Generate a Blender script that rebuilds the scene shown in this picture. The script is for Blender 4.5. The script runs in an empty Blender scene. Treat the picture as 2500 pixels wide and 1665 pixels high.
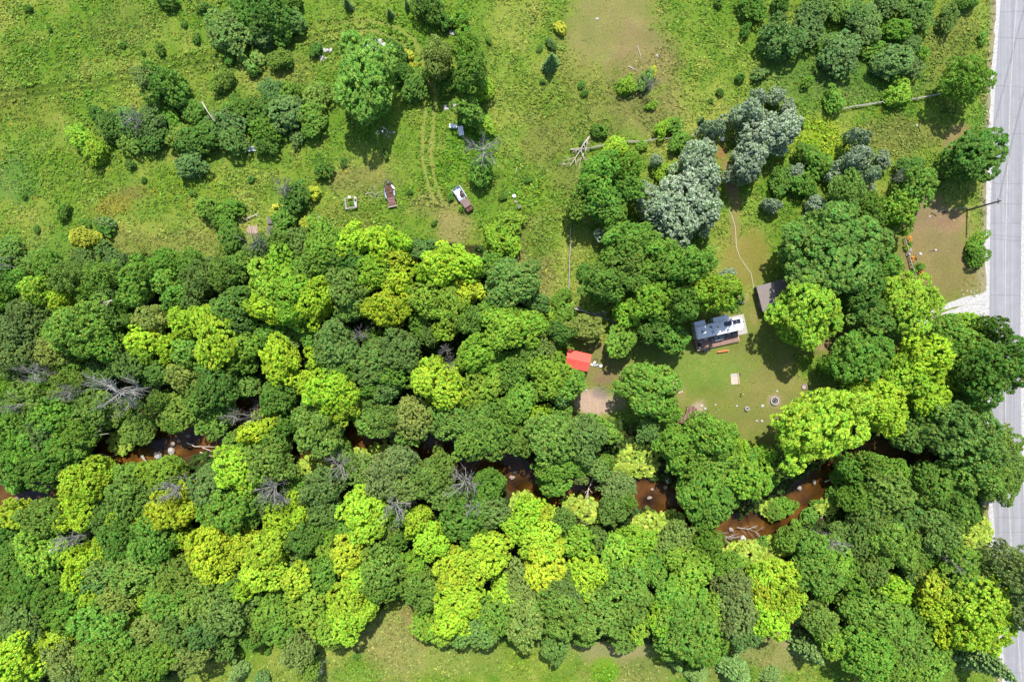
import bpy, math, random
import numpy as np
from mathutils import Vector, Matrix

# ------------------------------------------------------------------ camera, sky, sun, exposure
SC = bpy.context.scene
COL = SC.collection
CAM_H = 130.0                      # drone height above the field
PPM = 2500 / (1.5 * CAM_H)         # photo pixels per metre on the ground
cam = bpy.data.cameras.new('camera')
cam.lens = 24.0
cam.sensor_width = 36.0
cam.clip_end = 20000
cam.clip_start = 0.5
cam_o = bpy.data.objects.new('camera', cam)
cam_o.location = (0, 0, CAM_H)
cam_o.rotation_euler = (0, 0, 0)
COL.objects.link(cam_o)
SC.camera = cam_o

SUN_EL = math.radians(60)
world = bpy.data.worlds.new('World')
SC.world = world
world.use_nodes = True
wn = world.node_tree
bgn = wn.nodes['Background']
sky = wn.nodes.new('ShaderNodeTexSky')
sky.sky_type = 'NISHITA'
sky.sun_disc = False
sky.sun_elevation = SUN_EL
sky.sun_rotation = math.radians(2)
sky.air_density = 1.0
sky.dust_density = 1.0
wn.links.new(sky.outputs[0], bgn.inputs[0])
bgn.inputs[1].default_value = 0.15
sun = bpy.data.lights.new('sun', 'SUN')
sun.energy = 4.6
sun.angle = math.radians(0.55)
sun.color = (1.0, 0.95, 0.86)
sun_o = bpy.data.objects.new('sun', sun)
_d = Vector((-math.sin(math.radians(2)) * math.cos(SUN_EL), -math.cos(math.radians(2)) * math.cos(SUN_EL), -math.sin(SUN_EL)))
sun_o.rotation_euler = _d.to_track_quat('-Z', 'Y').to_euler()
sun_o.location = (0, 60, 100)
COL.objects.link(sun_o)
SC.view_settings.view_transform = 'Standard'
SC.view_settings.look = 'None'
SC.view_settings.exposure = 0.75
SC.view_settings.gamma = 1.0
SC.view_settings.use_curve_mapping = False
SC.cycles.max_bounces = 6
SC.cycles.diffuse_bounces = 3
SC.cycles.transparent_max_bounces = 8

RNG = np.random.default_rng(7)
random.seed(7)
LIT = 2.35          # brightness a sunlit white surface reaches in the picture at this exposure


def G(px, py, z=0.0):
    """photo pixel -> world point at height z"""
    k = (CAM_H - z) / CAM_H / PPM
    return Vector(((px - 1250) * k, (832.5 - py) * k, z))


def s2l(c):
    c = np.asarray(c, float) / 255.0
    return np.where(c <= 0.04045, c / 12.92, ((c + 0.055) / 1.055) ** 2.4)


def alb(c, k=1.0):
    """sunlit picture colour (sRGB 0-255) -> base colour"""
    return np.clip(s2l(c) / LIT * k, 0.0, 0.85)


# ------------------------------------------------------------------ noise
_TAB = np.random.default_rng(3).random((256, 256))


def vnoise(x, y, s, seed=0):
    x = np.asarray(x, float) / s + seed * 17.3
    y = np.asarray(y, float) / s + seed * 9.7
    xi = np.floor(x).astype(int); yi = np.floor(y).astype(int)
    fx = x - xi; fy = y - yi
    fx = fx * fx * (3 - 2 * fx); fy = fy * fy * (3 - 2 * fy)
    a = _TAB[xi & 255, yi & 255]; b = _TAB[(xi + 1) & 255, yi & 255]
    c = _TAB[xi & 255, (yi + 1) & 255]; d = _TAB[(xi + 1) & 255, (yi + 1) & 255]
    return (a * (1 - fx) + b * fx) * (1 - fy) + (c * (1 - fx) + d * fx) * fy


def fbm(x, y, s, seed=0, o=4):
    t = 0; a = 0.5; w = 0
    for i in range(o):
        t = t + a * vnoise(x, y, s / 2 ** i, seed + i); w += a; a *= 0.55
    return t / w


def sstep(a, b, x):
    t = np.clip((x - a) / (b - a), 0, 1)
    return t * t * (3 - 2 * t)


def polydist(px, py, pts):
    """distance in pixels from points to a polyline"""
    best = np.full(np.shape(px), 1e9)
    for (x0, y0), (x1, y1) in zip(pts[:-1], pts[1:]):
        dx, dy = x1 - x0, y1 - y0
        t = np.clip(((px - x0) * dx + (py - y0) * dy) / (dx * dx + dy * dy), 0, 1)
        best = np.minimum(best, np.hypot(px - x0 - t * dx, py - y0 - t * dy))
    return best


def inpoly(px, py, poly):
    r = np.zeros(np.shape(px), bool)
    n = len(poly); j = n - 1
    for i in range(n):
        xi, yi = poly[i]; xj, yj = poly[j]
        with np.errstate(divide='ignore', invalid='ignore'):
            c = ((yi > py) != (yj > py)) & (px < (xj - xi) * (py - yi) / (yj - yi + 1e-12) + xi)
        r ^= c
        j = i
    return r


# ------------------------------------------------------------------ plan of the place (photo pixels)
STREAM = [(-400, 1330), (-150, 1260), (0, 1215), (60, 1192), (150, 1165), (230, 1122), (330, 1100), (430, 1078), (520, 1055), (600, 1015), (645, 1000),
          (690, 1050), (740, 1088), (850, 1085), (960, 1080), (1060, 1085), (1110, 1112), (1180, 1130), (1240, 1145), (1290, 1180),
          (1340, 1200), (1400, 1203), (1460, 1200), (1530, 1203), (1600, 1212), (1650, 1235), (1700, 1270), (1760, 1292), (1830, 1303),
          (1885, 1280), (1930, 1245), (1965, 1215), (2010, 1185), (2060, 1150), (2130, 1115), (2220, 1095), (2320, 1085)]
WOODS = [(-400, 640), (120, 640), (330, 620), (560, 640), (640, 590), (760, 570), (1180, 600), (1310, 700), (1330, 850), (1370, 1000),
         (1600, 1050), (1800, 1130), (1950, 1120), (2150, 960), (2400, 960), (2400, 1200), (2380, 1500), (2300, 1600), (1950, 1500),
         (1880, 1530), (1600, 1570), (1300, 1560), (1040, 1540), (1000, 1420), (920, 1500), (830, 1540), (680, 1540), (450, 1640), (-400, 1900)]
ROADL = [(-9000, 3390), (-300, 2474), (0, 2443), (180, 2431), (280, 2426), (560, 2417), (800, 2415), (1060, 2417), (1230, 2424), (1340, 2431), (1500, 2442), (1600, 2450), (1665, 2456), (1900, 2482), (11000, 3560)]
DRIVE_PATH = [(2420, 745), (2350, 748), (2290, 770), (2230, 800), (2160, 835), (2080, 850), (2000, 845)]
TRACKS = [[(-60, 232), (0, 226), (120, 212), (230, 200), (330, 172), (430, 148), (540, 128), (650, 112), (740, 75), (830, 55), (910, 52), (970, 68), (1010, 98), (1030, 140), (1042, 200), (1040, 260), (1032, 330), (1032, 390), (1042, 440), (1060, 490)],
          [(-60, 250), (0, 244), (120, 228), (240, 214), (330, 190), (430, 166), (540, 148), (660, 130), (750, 95), (835, 76), (905, 74), (955, 90), (990, 118), (1010, 160), (1062, 215), (1062, 260), (1055, 330), (1052, 390), (1062, 440), (1080, 490)]]


def roadx(py):
    return np.interp(py, [a for a, b in ROADL], [b for a, b in ROADL])


def streamy(px):
    return np.interp(px, [a for a, b in STREAM], [b for a, b in STREAM])


def ground_z(px, py):
    d = polydist(np.asarray(px, float), np.asarray(py, float), STREAM) / PPM
    fade = 1 - sstep(2240, 2330, np.asarray(px, float))
    return -1.1 * (1 - sstep(1.7, 5.2, d)) * fade


def gz(px, py):
    return float(ground_z(np.array([px]), np.array([py]))[0])


# soft patches: x, y, rx, ry, angle, colour, strength
PATCH = [
    # dry grass
    (1500, 60, 130, 130, 0, (164, 156, 98), .75), (1570, 150, 100, 110, 0, (166, 152, 98), .75), (1560, 270, 110, 60, 0, (150, 146, 88), .6),
    (1420, 250, 160, 110, 0, (140, 148, 70), .5), (1330, 360, 60, 60, 0, (148, 150, 78), .6), (1300, 610, 70, 130, 0, (150, 150, 86), .75),
    (1400, 430, 60, 60, 0, (140, 145, 75), .5), (1110, 560, 70, 50, 30, (178, 166, 106), .8), (1060, 500, 70, 40, 0, (160, 156, 88), .6),
    (880, 440, 90, 40, 0, (150, 150, 82), .6), (280, 500, 70, 28, -15, (168, 158, 60), .7), (330, 470, 60, 20, 0, (150, 130, 80), .5),
    (330, 600, 90, 40, 10, (150, 150, 80), .55), (480, 590, 120, 40, 0, (150, 155, 80), .5), (820, 540, 110, 40, 0, (150, 158, 70), .5),
    (700, 190, 70, 60, 0, (140, 150, 70), .5), (300, 60, 120, 70, 0, (130, 145, 66), .4), (60, 260, 120, 60, 0, (140, 152, 58), .5), (500, 170, 80, 30, 0, (140, 155, 60), .4),
    (960, 1580, 110, 90, 0, (176, 172, 104), .7), (1010, 1500, 40, 60, 0, (160, 150, 90), .7), (1120, 1610, 130, 50, 0, (158, 172, 84), .7),
    (1500, 1580, 130, 50, 0, (180, 170, 120), .75), (1540, 1640, 120, 40, 0, (150, 156, 88), .6), (1880, 1580, 90, 70, 0, (172, 168, 106), .75), (1930, 1550, 50, 30, 0, (190, 172, 130), .7),
    (750, 1640, 160, 50, 0, (146, 170, 72), .6), (1750, 1630, 100, 40, 0, (150, 155, 85), .6), (1300, 1620, 90, 40, 0, (150, 175, 60), .6),
    (2190, 330, 110, 60, 0, (146, 150, 76), .7), (2320, 120, 70, 160, 0, (140, 150, 70), .6), (2330, 1600, 90, 60, 0, (140, 150, 75), .6),
    (2390, 1290, 50, 60, 0, (150, 165, 50), .5),
    # lush growth
    (1150, 350, 70, 90, 0, (112, 168, 38), .8), (1090, 430, 40, 60, 0, (116, 165, 40), .6), (1290, 490, 60, 50, 0, (128, 170, 44), .8), (1330, 580, 60, 60, 0, (120, 165, 42), .5),
    (2000, 345, 75, 60, 0, (160, 192, 44), .9), (2410, 310, 70, 70, 0, (110, 162, 48), .8), (1330, 230, 70, 60, 0, (120, 160, 44), .5), (1960, 170, 120, 100, 0, (104, 146, 58), .7),
    (2100, 200, 160, 60, 0, (104, 142, 62), .6), (1830, 540, 60, 60, 0, (140, 175, 64), .8), (1480, 1640, 40, 40, 0, (120, 180, 30), .8), (300, 1660, 80, 30, 0, (120, 170, 40), .6),
    (80, 130, 160, 90, 0, (110, 152, 40), .6), (180, 420, 130, 80, 0, (128, 162, 46), .6), (450, 470, 120, 60, 0, (134, 168, 46), .6), (620, 60, 160, 100, 0, (114, 160, 46), .5),
    (1000, 40, 160, 50, 0, (124, 166, 44), .6), (40, 440, 60, 70, 0, (100, 148, 70), .5), (1180, 590, 60, 60, 0, (130, 170, 45), .5), (120, 600, 90, 40, 0, (118, 160, 64), .5),
    (560, 300, 260, 90, 0, (110, 155, 50), .5), (880, 1640, 60, 30, 0, (120, 170, 50), .5),
    # lawn round the trailer
    (1700, 900, 230, 140, 0, (158, 164, 84), 1.0), (1700, 890, 170, 60, 5, (142, 168, 74), .9), (1700, 925, 120, 60, 0, (134, 166, 66), .7), (1620, 930, 40, 40, 0, (108, 146, 52), .6),
    (1760, 990, 110, 60, 0, (140, 152, 70), .6), (1820, 640, 70, 90, 10, (160, 156, 74), .95), (1850, 800, 120, 110, 0, (140, 150, 70), .8), (1460, 890, 70, 80, 0, (156, 152, 88), .95),
    (1900, 960, 110, 90, 0, (160, 156, 88), .7), (1850, 1040, 120, 50, 0, (150, 154, 80), .8),
    (1470, 925, 40, 25, 0, (164, 132, 110), .6), (1450, 982, 56, 44, 0, (226, 196, 172), .98), (1500, 985, 40, 30, 0, (206, 184, 156), .6), (1468, 958, 30, 18, 0, (150, 140, 134), .6),
    (1704, 1004, 22, 30, 10, (220, 196, 170), .9), (1890, 978, 22, 18, 0, (198, 178, 148), .7), (2010, 845, 30, 16, 0, (214, 186, 140), .8), (1660, 960, 22, 30, 0, (186, 166, 110), .5),
    (1840, 770, 12, 30, 0, (190, 170, 110), .5), (1815, 725, 22, 14, 0, (200, 176, 120), .5), (1785, 450, 20, 90, -12, (172, 152, 100), .95), (1795, 560, 18, 60, 0, (168, 156, 90), .8), (1762, 370, 14, 26, 0, (180, 140, 90), .8),
    # mown lawn by the road
    (2280, 620, 115, 150, 0, (166, 152, 98), 1.0), (2250, 520, 90, 60, 0, (172, 152, 108), 1.0), (2320, 535, 50, 30, 0, (184, 148, 116), .6), (2300, 690, 90, 60, 0, (150, 146, 78), .6), (2340, 345, 36, 50, 20, (166, 148, 96), .9),
    (2230, 640, 60, 80, 0, (164, 150, 92), .8), (2120, 830, 150, 46, -10, (150, 128, 90), .95), (2250, 800, 60, 25, -20, (170, 150, 100), .8), (2120, 920, 60, 30, 0, (186, 158, 90), .6),
    (1805, 1245, 44, 40, -20, (168, 160, 92), .95), (2375, 690, 40, 40, 0, (160, 150, 90), .6),
]


def warp(px, py):
    return 0.55 * (fbm(px, py, 60, 5, 3) - .5) + 0.5 * (fbm(px, py, 18, 9, 3) - .5)


def patchmask(px, py, p, w):
    x, y, rx, ry, a = p[:5]
    a = math.radians(a)
    dx = px - x; dy = py - y
    u = dx * math.cos(a) + dy * math.sin(a); v = -dx * math.sin(a) + dy * math.cos(a)
    r = np.sqrt((u / rx) ** 2 + (v / ry) ** 2) + w
    return 1 - sstep(0.55, 1.15, r)


def ground_info(px, py):
    """base colour (linear), height of growth 0..1, growth density 0..1"""
    px = np.asarray(px, float); py = np.asarray(py, float)
    a = fbm(px, py, 130, 1, 4)[..., None]; b = fbm(px, py, 34, 2, 3)[..., None]
    c = np.array([126, 164, 50.]) * (1 - sstep(.35, .7, a)) + np.array([160, 178, 74.]) * sstep(.35, .7, a)
    c = c + (b - .5) * np.array([50, 24, 30.])
    dens = np.ones(px.shape); hgt = np.clip(.45 + 1.1 * (fbm(px, py, 50, 12, 3) - .45), .15, 1)
    mown = np.zeros(px.shape); bare = np.zeros(px.shape)
    wp = warp(px, py)
    for i, p in enumerate(PATCH):
        m = patchmask(px, py, p, wp) * p[6]
        col = np.array(p[5], float)
        c = c * (1 - m[..., None]) + (col + (b - .5) * np.array([26, 14, 18.])) * m[..., None]
        sat = col[1] - .5 * (col[0] + col[2])
        if 1690 <= p[0] < 2380 and 480 < p[1] < 1060 and sat < 60 or p[0] in (1785, 1795, 1762, 1460, 1470, 1450, 1500, 1468, 1620, 1660, 2340, 1805):
            mown = np.maximum(mown, np.clip(m * 1.2, 0, 1))
        elif sat < 32:
            dens = dens * (1 - .15 * m); hgt = hgt * (1 - .5 * m)
        elif sat > 70:
            hgt = np.clip(hgt + .35 * m, 0, 1.2)
    dens = dens * (1 - mown); hgt = hgt * (1 - mown)
    # wheel tracks
    t = np.minimum(polydist(px, py, TRACKS[0]), polydist(px, py, TRACKS[1]))
    m = (1 - sstep(2.2, 5.2, t + 4 * (b[..., 0] - .5)))
    tk = sstep(720, 950, px)[..., None]
    c = c * (1 - .75 * m[..., None]) + (np.array([84, 106, 36.]) * (1 - tk) + np.array([182, 182, 98.]) * tk) * .75 * m[..., None]  # left ruts coloured darker to paint in the shadow of the grass edges
    dens = dens * (1 - .85 * m)
    edge = sstep(5, 8, t) * (1 - sstep(13, 18, t))          # taller uncut grass along the ruts
    hgt = np.clip(hgt + .5 * edge, 0, 1.3); dens = np.clip(dens + .35 * edge, 0, 1)
    # wood floor
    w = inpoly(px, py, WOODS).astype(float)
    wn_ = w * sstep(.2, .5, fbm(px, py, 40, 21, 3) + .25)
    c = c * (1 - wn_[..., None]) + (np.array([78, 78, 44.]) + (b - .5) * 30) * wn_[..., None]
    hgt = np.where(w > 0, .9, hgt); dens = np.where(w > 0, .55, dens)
    # stream
    d = polydist(px, py, STREAM) / PPM
    f = (1 - sstep(2240, 2330, px))
    bank = (1 - sstep(2.6, 4.2, d + 1.5 * (b[..., 0] - .5))) * f
    bed = (1 - sstep(2.2, 3.2, d + 1.0 * (b[..., 0] - .5))) * f
    c = c * (1 - bank[..., None]) + np.array([110, 84, 56.]) * bank[..., None]
    bc = np.array([114, 90, 50.]) + (fbm(px, py, 36, 30, 4)[..., None] - .5) * np.array([190, 150, 80.])
    c = c * (1 - bed[..., None]) + bc * bed[..., None]
    dens = dens * (1 - bank)
    # road verge
    rx = px - roadx(py)
    v = sstep(-34, -14, rx + 14 * (b[..., 0] - .5)) * (1 - sstep(84, 120, rx))
    c = c * (1 - .8 * v[..., None]) + np.array([190, 176, 148.]) * .8 * v[..., None]
    dens = dens * (1 - sstep(-20, -12, rx) * (1 - sstep(88, 100, rx)))
    far = sstep(95, 130, rx)
    c = c * (1 - far[..., None]) + np.array([110, 140, 56.]) * far[..., None]
    dd = polydist(px, py, DRIVE_PATH)
    dm = 1 - sstep(16, 34, dd)
    dens = dens * (1 - dm)
    return alb(np.clip(c, 5, 255)), hgt, dens


# ------------------------------------------------------------------ materials
def mat(name, col, rough=.7, spec=.3, metal=0, noise=0.0, nscale=3.0, bump=0.0, bscale=20.0, col2=None, emit=None):
    m = bpy.data.materials.new(name); m.use_nodes = True
    nt = m.node_tree; b = nt.nodes['Principled BSDF']
    b.inputs['Roughness'].default_value = rough
    b.inputs['Specular IOR Level'].default_value = spec
    b.inputs['Metallic'].default_value = metal
    c = tuple(float(v) for v in col) + (1,)
    tc = nt.nodes.new('ShaderNodeTexCoord')
    if noise > 0:
        n = nt.nodes.new('ShaderNodeTexNoise'); n.inputs['Scale'].default_value = nscale; n.inputs['Detail'].default_value = 6; n.inputs['Roughness'].default_value = .65
        nt.links.new(tc.outputs['Object'], n.inputs['Vector'])
        r = nt.nodes.new('ShaderNodeMapRange'); r.inputs[1].default_value = .32; r.inputs[2].default_value = .68
        nt.links.new(n.outputs[0], r.inputs[0])
        mx = nt.nodes.new('ShaderNodeMix'); mx.data_type = 'RGBA'
        c2 = tuple(float(v) for v in (col2 if col2 is not None else [v * (1 - noise) for v in col])) + (1,)
        mx.inputs[6].default_value = c; mx.inputs[7].default_value = c2
        nt.links.new(r.outputs[0], mx.inputs[0]); nt.links.new(mx.outputs[2], b.inputs['Base Color'])
    else:
        b.inputs['Base Color'].default_value = c
    if bump > 0:
        n2 = nt.nodes.new('ShaderNodeTexNoise'); n2.inputs['Scale'].default_value = bscale; n2.inputs['Detail'].default_value = 5
        nt.links.new(tc.outputs['Object'], n2.inputs['Vector'])
        bp = nt.nodes.new('ShaderNodeBump'); bp.inputs['Strength'].default_value = bump; bp.inputs['Distance'].default_value = .05
        nt.links.new(n2.outputs[0], bp.inputs['Height']); nt.links.new(bp.outputs[0], b.inputs['Normal'])
    return m


def leaf_mat(name, source, rough=.6, spec=.15, trans=.34, back=None):
    """foliage: object colour (or vertex colour) varied leaf by leaf and clump by clump"""
    m = bpy.data.materials.new(name); m.use_nodes = True
    nt = m.node_tree; N = nt.nodes; L = nt.links
    b = N['Principled BSDF']; out = N['Material Output']
    b.inputs['Roughness'].default_value = rough; b.inputs['Specular IOR Level'].default_value = spec
    at = N.new('ShaderNodeAttribute'); at.attribute_name = 'leaf'
    sp = N.new('ShaderNodeSeparateColor'); L.new(at.outputs['Color'], sp.inputs[0])
    if source == 'object':
        oi = N.new('ShaderNodeObjectInfo'); base = oi.outputs['Color']
    else:
        a2 = N.new('ShaderNodeAttribute'); a2.attribute_name = 'Col'; base = a2.outputs['Color']
    hs = N.new('ShaderNodeHueSaturation')
    h = N.new('ShaderNodeMapRange'); h.inputs[3].default_value = .475; h.inputs[4].default_value = .525
    L.new(sp.outputs[1], h.inputs[0]); L.new(h.outputs[0], hs.inputs['Hue'])
    v = N.new('ShaderNodeMapRange'); v.inputs[3].default_value = .6; v.inputs[4].default_value = 1.4
    L.new(sp.outputs[0], v.inputs[0])
    v2 = N.new('ShaderNodeMapRange'); v2.inputs[3].default_value = .84; v2.inputs[4].default_value = 1.16
    L.new(sp.outputs[2], v2.inputs[0])
    mu = N.new('ShaderNodeMath'); mu.operation = 'MULTIPLY'; L.new(v.outputs[0], mu.inputs[0]); L.new(v2.outputs[0], mu.inputs[1])
    L.new(mu.outputs[0], hs.inputs['Value']); L.new(base, hs.inputs['Color'])
    colour = hs.outputs[0]
    if back is not None:
        mx = N.new('ShaderNodeMix'); mx.data_type = 'RGBA'
        st = N.new('ShaderNodeMapRange'); st.inputs[1].default_value = .5; st.inputs[2].default_value = .9
        L.new(sp.outputs[0], st.inputs[0]); L.new(st.outputs[0], mx.inputs[0])
        L.new(hs.outputs[0], mx.inputs[6]); mx.inputs[7].default_value = tuple(float(q) for q in back) + (1,)
        colour = mx.outputs[2]
    L.new(colour, b.inputs['Base Color'])
    tr = N.new('ShaderNodeBsdfTranslucent')
    tm = N.new('ShaderNodeMix'); tm.data_type = 'RGBA'; tm.blend_type = 'MULTIPLY'; tm.inputs[0].default_value = 1
    L.new(colour, tm.inputs[6]); tm.inputs[7].default_value = (1.1, 1.15, .6, 1)
    L.new(tm.outputs[2], tr.inputs['Color'])
    ms = N.new('ShaderNodeMixShader'); ms.inputs[0].default_value = trans
    L.new(b.outputs[0], ms.inputs[1]); L.new(tr.outputs[0], ms.inputs[2]); L.new(ms.outputs[0], out.inputs['Surface'])
    return m


M = {}
M['leaf'] = leaf_mat('foliage', 'object')
M['silverleaf'] = leaf_mat('silver_foliage', 'object', back=(.60, .66, .56), rough=.6)
M['needle'] = leaf_mat('needles', 'object', trans=.1, spec=.25)
M['growth'] = leaf_mat('ground_growth', 'vertex', trans=.25, spec=.25)
M['bark'] = mat('bark', (.10, .08, .06), .9, .1, noise=.5, nscale=6)
M['deadwood'] = mat('dead_wood', (.40, .375, .35), .85, .15, noise=.45, nscale=4)
M['palewood'] = mat('bleached_wood', (.50, .44, .38), .85, .15, noise=.4, nscale=5)
M['greyplank'] = mat('weathered_plank', (.22, .205, .20), .85, .15, noise=.5, nscale=5)
M['asphalt'] = None


def ground_mat():
    m = bpy.data.materials.new('ground'); m.use_nodes = True
    nt = m.node_tree; N = nt.nodes; L = nt.links; b = N['Principled BSDF']
    b.inputs['Roughness'].default_value = .95; b.inputs['Specular IOR Level'].default_value = .08
    at = N.new('ShaderNodeAttribute'); at.attribute_name = 'Col'
    tc = N.new('ShaderNodeTexCoord')
    n = N.new('ShaderNodeTexNoise'); n.inputs['Scale'].default_value = 2.6; n.inputs['Detail'].default_value = 8; n.inputs['Roughness'].default_value = .75
    L.new(tc.outputs['Object'], n.inputs['Vector'])
    r = N.new('ShaderNodeMapRange'); r.inputs[1].default_value = .3; r.inputs[2].default_value = .7; r.inputs[3].default_value = .74; r.inputs[4].default_value = 1.26
    L.new(n.outputs[0], r.inputs[0])
    n2 = N.new('ShaderNodeTexNoise'); n2.inputs['Scale'].default_value = .55; n2.inputs['Detail'].default_value = 5; n2.inputs['Roughness'].default_value = .7
    L.new(tc.outputs['Object'], n2.inputs['Vector'])
    h = N.new('ShaderNodeMapRange'); h.inputs[1].default_value = .3; h.inputs[2].default_value = .7; h.inputs[3].default_value = .485; h.inputs[4].default_value = .515
    L.new(n2.outputs[0], h.inputs[0])
    hs = N.new('ShaderNodeHueSaturation'); L.new(at.outputs['Color'], hs.inputs['Color']); L.new(r.outputs[0], hs.inputs['Value']); L.new(h.outputs[0], hs.inputs['Hue'])
    n5 = N.new('ShaderNodeTexNoise'); n5.inputs['Scale'].default_value = .8; n5.inputs['Detail'].default_value = 7; n5.inputs['Roughness'].default_value = .75; n5.inputs['Distortion'].default_value = .6
    L.new(tc.outputs['Object'], n5.inputs['Vector'])
    r5 = N.new('ShaderNodeMapRange'); r5.inputs[1].default_value = .46; r5.inputs[2].default_value = .70; r5.inputs[3].default_value = 0; r5.inputs[4].default_value = .5
    L.new(n5.outputs[0], r5.inputs[0])
    mx5 = N.new('ShaderNodeMix'); mx5.data_type = 'RGBA'; L.new(r5.outputs[0], mx5.inputs[0]); L.new(hs.outputs[0], mx5.inputs[6])
    dry = N.new('ShaderNodeHueSaturation'); dry.inputs['Hue'].default_value = .455; dry.inputs['Saturation'].default_value = .82; dry.inputs['Value'].default_value = 1.12; L.new(hs.outputs[0], dry.inputs['Color'])
    L.new(dry.outputs[0], mx5.inputs[7])
    L.new(mx5.outputs[2], b.inputs['Base Color'])
    n3 = N.new('ShaderNodeTexNoise'); n3.inputs['Scale'].default_value = 5; n3.inputs['Detail'].default_value = 6; n3.inputs['Roughness'].default_value = .7
    L.new(tc.outputs['Object'], n3.inputs['Vector'])
    bp = N.new('ShaderNodeBump'); bp.inputs['Strength'].default_value = .8; bp.inputs['Distance'].default_value = .12
    L.new(n3.outputs[0], bp.inputs['Height']); L.new(bp.outputs[0], b.inputs['Normal'])
    return m


M['ground'] = ground_mat()


def asphalt_mat():
    m = mat('asphalt', (.235, .235, .25), .9, .15, noise=.12, nscale=.5, bump=.3, bscale=30)
    nt = m.node_tree; N = nt.nodes; L = nt.links; b = N['Principled BSDF']
    src = b.inputs['Base Color'].links[0].from_socket
    tc = N.new('ShaderNodeTexCoord')
    # wheel-polished bands along the lanes, fine aggregate, sealed cracks across
    mp = N.new('ShaderNodeMapping'); mp.inputs['Scale'].default_value = (2.2, .02, 1); L.new(tc.outputs['Object'], mp.inputs[0])
    n = N.new('ShaderNodeTexNoise'); n.inputs['Scale'].default_value = 1; n.inputs['Detail'].default_value = 3; L.new(mp.outputs[0], n.inputs[0])
    r = N.new('ShaderNodeMapRange'); r.inputs[1].default_value = .35; r.inputs[2].default_value = .65; r.inputs[3].default_value = .88; r.inputs[4].default_value = 1.1; L.new(n.outputs[0], r.inputs[0])
    n4 = N.new('ShaderNodeTexNoise'); n4.inputs['Scale'].default_value = 9; n4.inputs['Detail'].default_value = 4; n4.inputs['Roughness'].default_value = .8; L.new(tc.outputs['Object'], n4.inputs[0])
    r4 = N.new('ShaderNodeMapRange'); r4.inputs[1].default_value = .3; r4.inputs[2].default_value = .7; r4.inputs[3].default_value = .85; r4.inputs[4].default_value = 1.15; L.new(n4.outputs[0], r4.inputs[0])
    m1 = N.new('ShaderNodeMath'); m1.operation = 'MULTIPLY'; L.new(r.outputs[0], m1.inputs[0]); L.new(r4.outputs[0], m1.inputs[1])
    hs = N.new('ShaderNodeHueSaturation'); L.new(src, hs.inputs['Color']); L.new(m1.outputs[0], hs.inputs['Value'])
    L.new(hs.outputs[0], b.inputs['Base Color'])
    return m


M['asphalt'] = asphalt_mat()
M['crack'] = mat('crack_seal', (.09, .09, .10), .8, .2)
M['paint'] = mat('worn_line', (.42, .41, .38), .8, .2, noise=.45, nscale=2.5)
M['gravel'] = mat('pale_gravel', (.44, .43, .42), .95, .1, noise=.4, nscale=2.2, bump=.9, bscale=9)
M['stone'] = mat('field_stone', (.46, .44, .42), .9, .15, noise=.4, nscale=3, bump=.4, bscale=6)
M['streamstone'] = mat('stream_stone', (.33, .29, .25), .8, .3, noise=.45, nscale=4, bump=.4, bscale=6)


def water_mat():
    m = bpy.data.materials.new('water'); m.use_nodes = True
    nt = m.node_tree; N = nt.nodes; L = nt.links
    N.remove(N['Principled BSDF']); out = N['Material Output']
    t = N.new('ShaderNodeBsdfTransparent'); t.inputs[0].default_value = (.88, .76, .60, 1)
    g = N.new('ShaderNodeBsdfGlossy'); g.inputs['Roughness'].default_value = .06
    fr = N.new('ShaderNodeFresnel'); fr.inputs[0].default_value = 1.33
    tc = N.new('ShaderNodeTexCoord'); n = N.new('ShaderNodeTexNoise'); n.inputs['Scale'].default_value = 2.2; n.inputs['Detail'].default_value = 4
    L.new(tc.outputs['Object'], n.inputs[0])
    bp = N.new('ShaderNodeBump'); bp.inputs['Strength'].default_value = .5; bp.inputs['Distance'].default_value = .08
    L.new(n.outputs[0], bp.inputs['Height']); L.new(bp.outputs[0], g.inputs['Normal']); L.new(bp.outputs[0], fr.inputs['Normal'])
    mx = N.new('ShaderNodeMixShader'); L.new(fr.outputs[0], mx.inputs[0]); L.new(t.outputs[0], mx.inputs[1]); L.new(g.outputs[0], mx.inputs[2])
    L.new(mx.outputs[0], out.inputs['Surface'])
    return m


M['water'] = water_mat()


# ------------------------------------------------------------------ mesh helpers
def np_mesh(name, V, F, m, attrs=None, smooth=False):
    """V (n,3), F (k,4) or (k,3) int; attrs name -> (n,3) colours per vertex"""
    me = bpy.data.meshes.new(name)
    V = np.ascontiguousarray(V, np.float32); F = np.ascontiguousarray(F, np.int32)
    k = F.shape[1]
    me.vertices.add(len(V)); me.vertices.foreach_set('co', V.ravel())
    me.loops.add(F.size); me.loops.foreach_set('vertex_index', F.ravel())
    me.polygons.add(len(F)); me.polygons.foreach_set('loop_start', np.arange(0, F.size, k, dtype=np.int32))
    me.polygons.foreach_set('loop_total', np.full(len(F), k, np.int32))
    for an, av in (attrs or {}).items():
        a = me.attributes.new(an, 'FLOAT_COLOR', 'POINT')
        q = np.ones((len(V), 4), np.float32); q[:, :3] = av
        a.data.foreach_set('color', q.ravel())
    me.update(calc_edges=True)
    if m: me.materials.append(m)
    if smooth: me.polygons.foreach_set('use_smooth', np.ones(len(F), bool))
    return me


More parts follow.
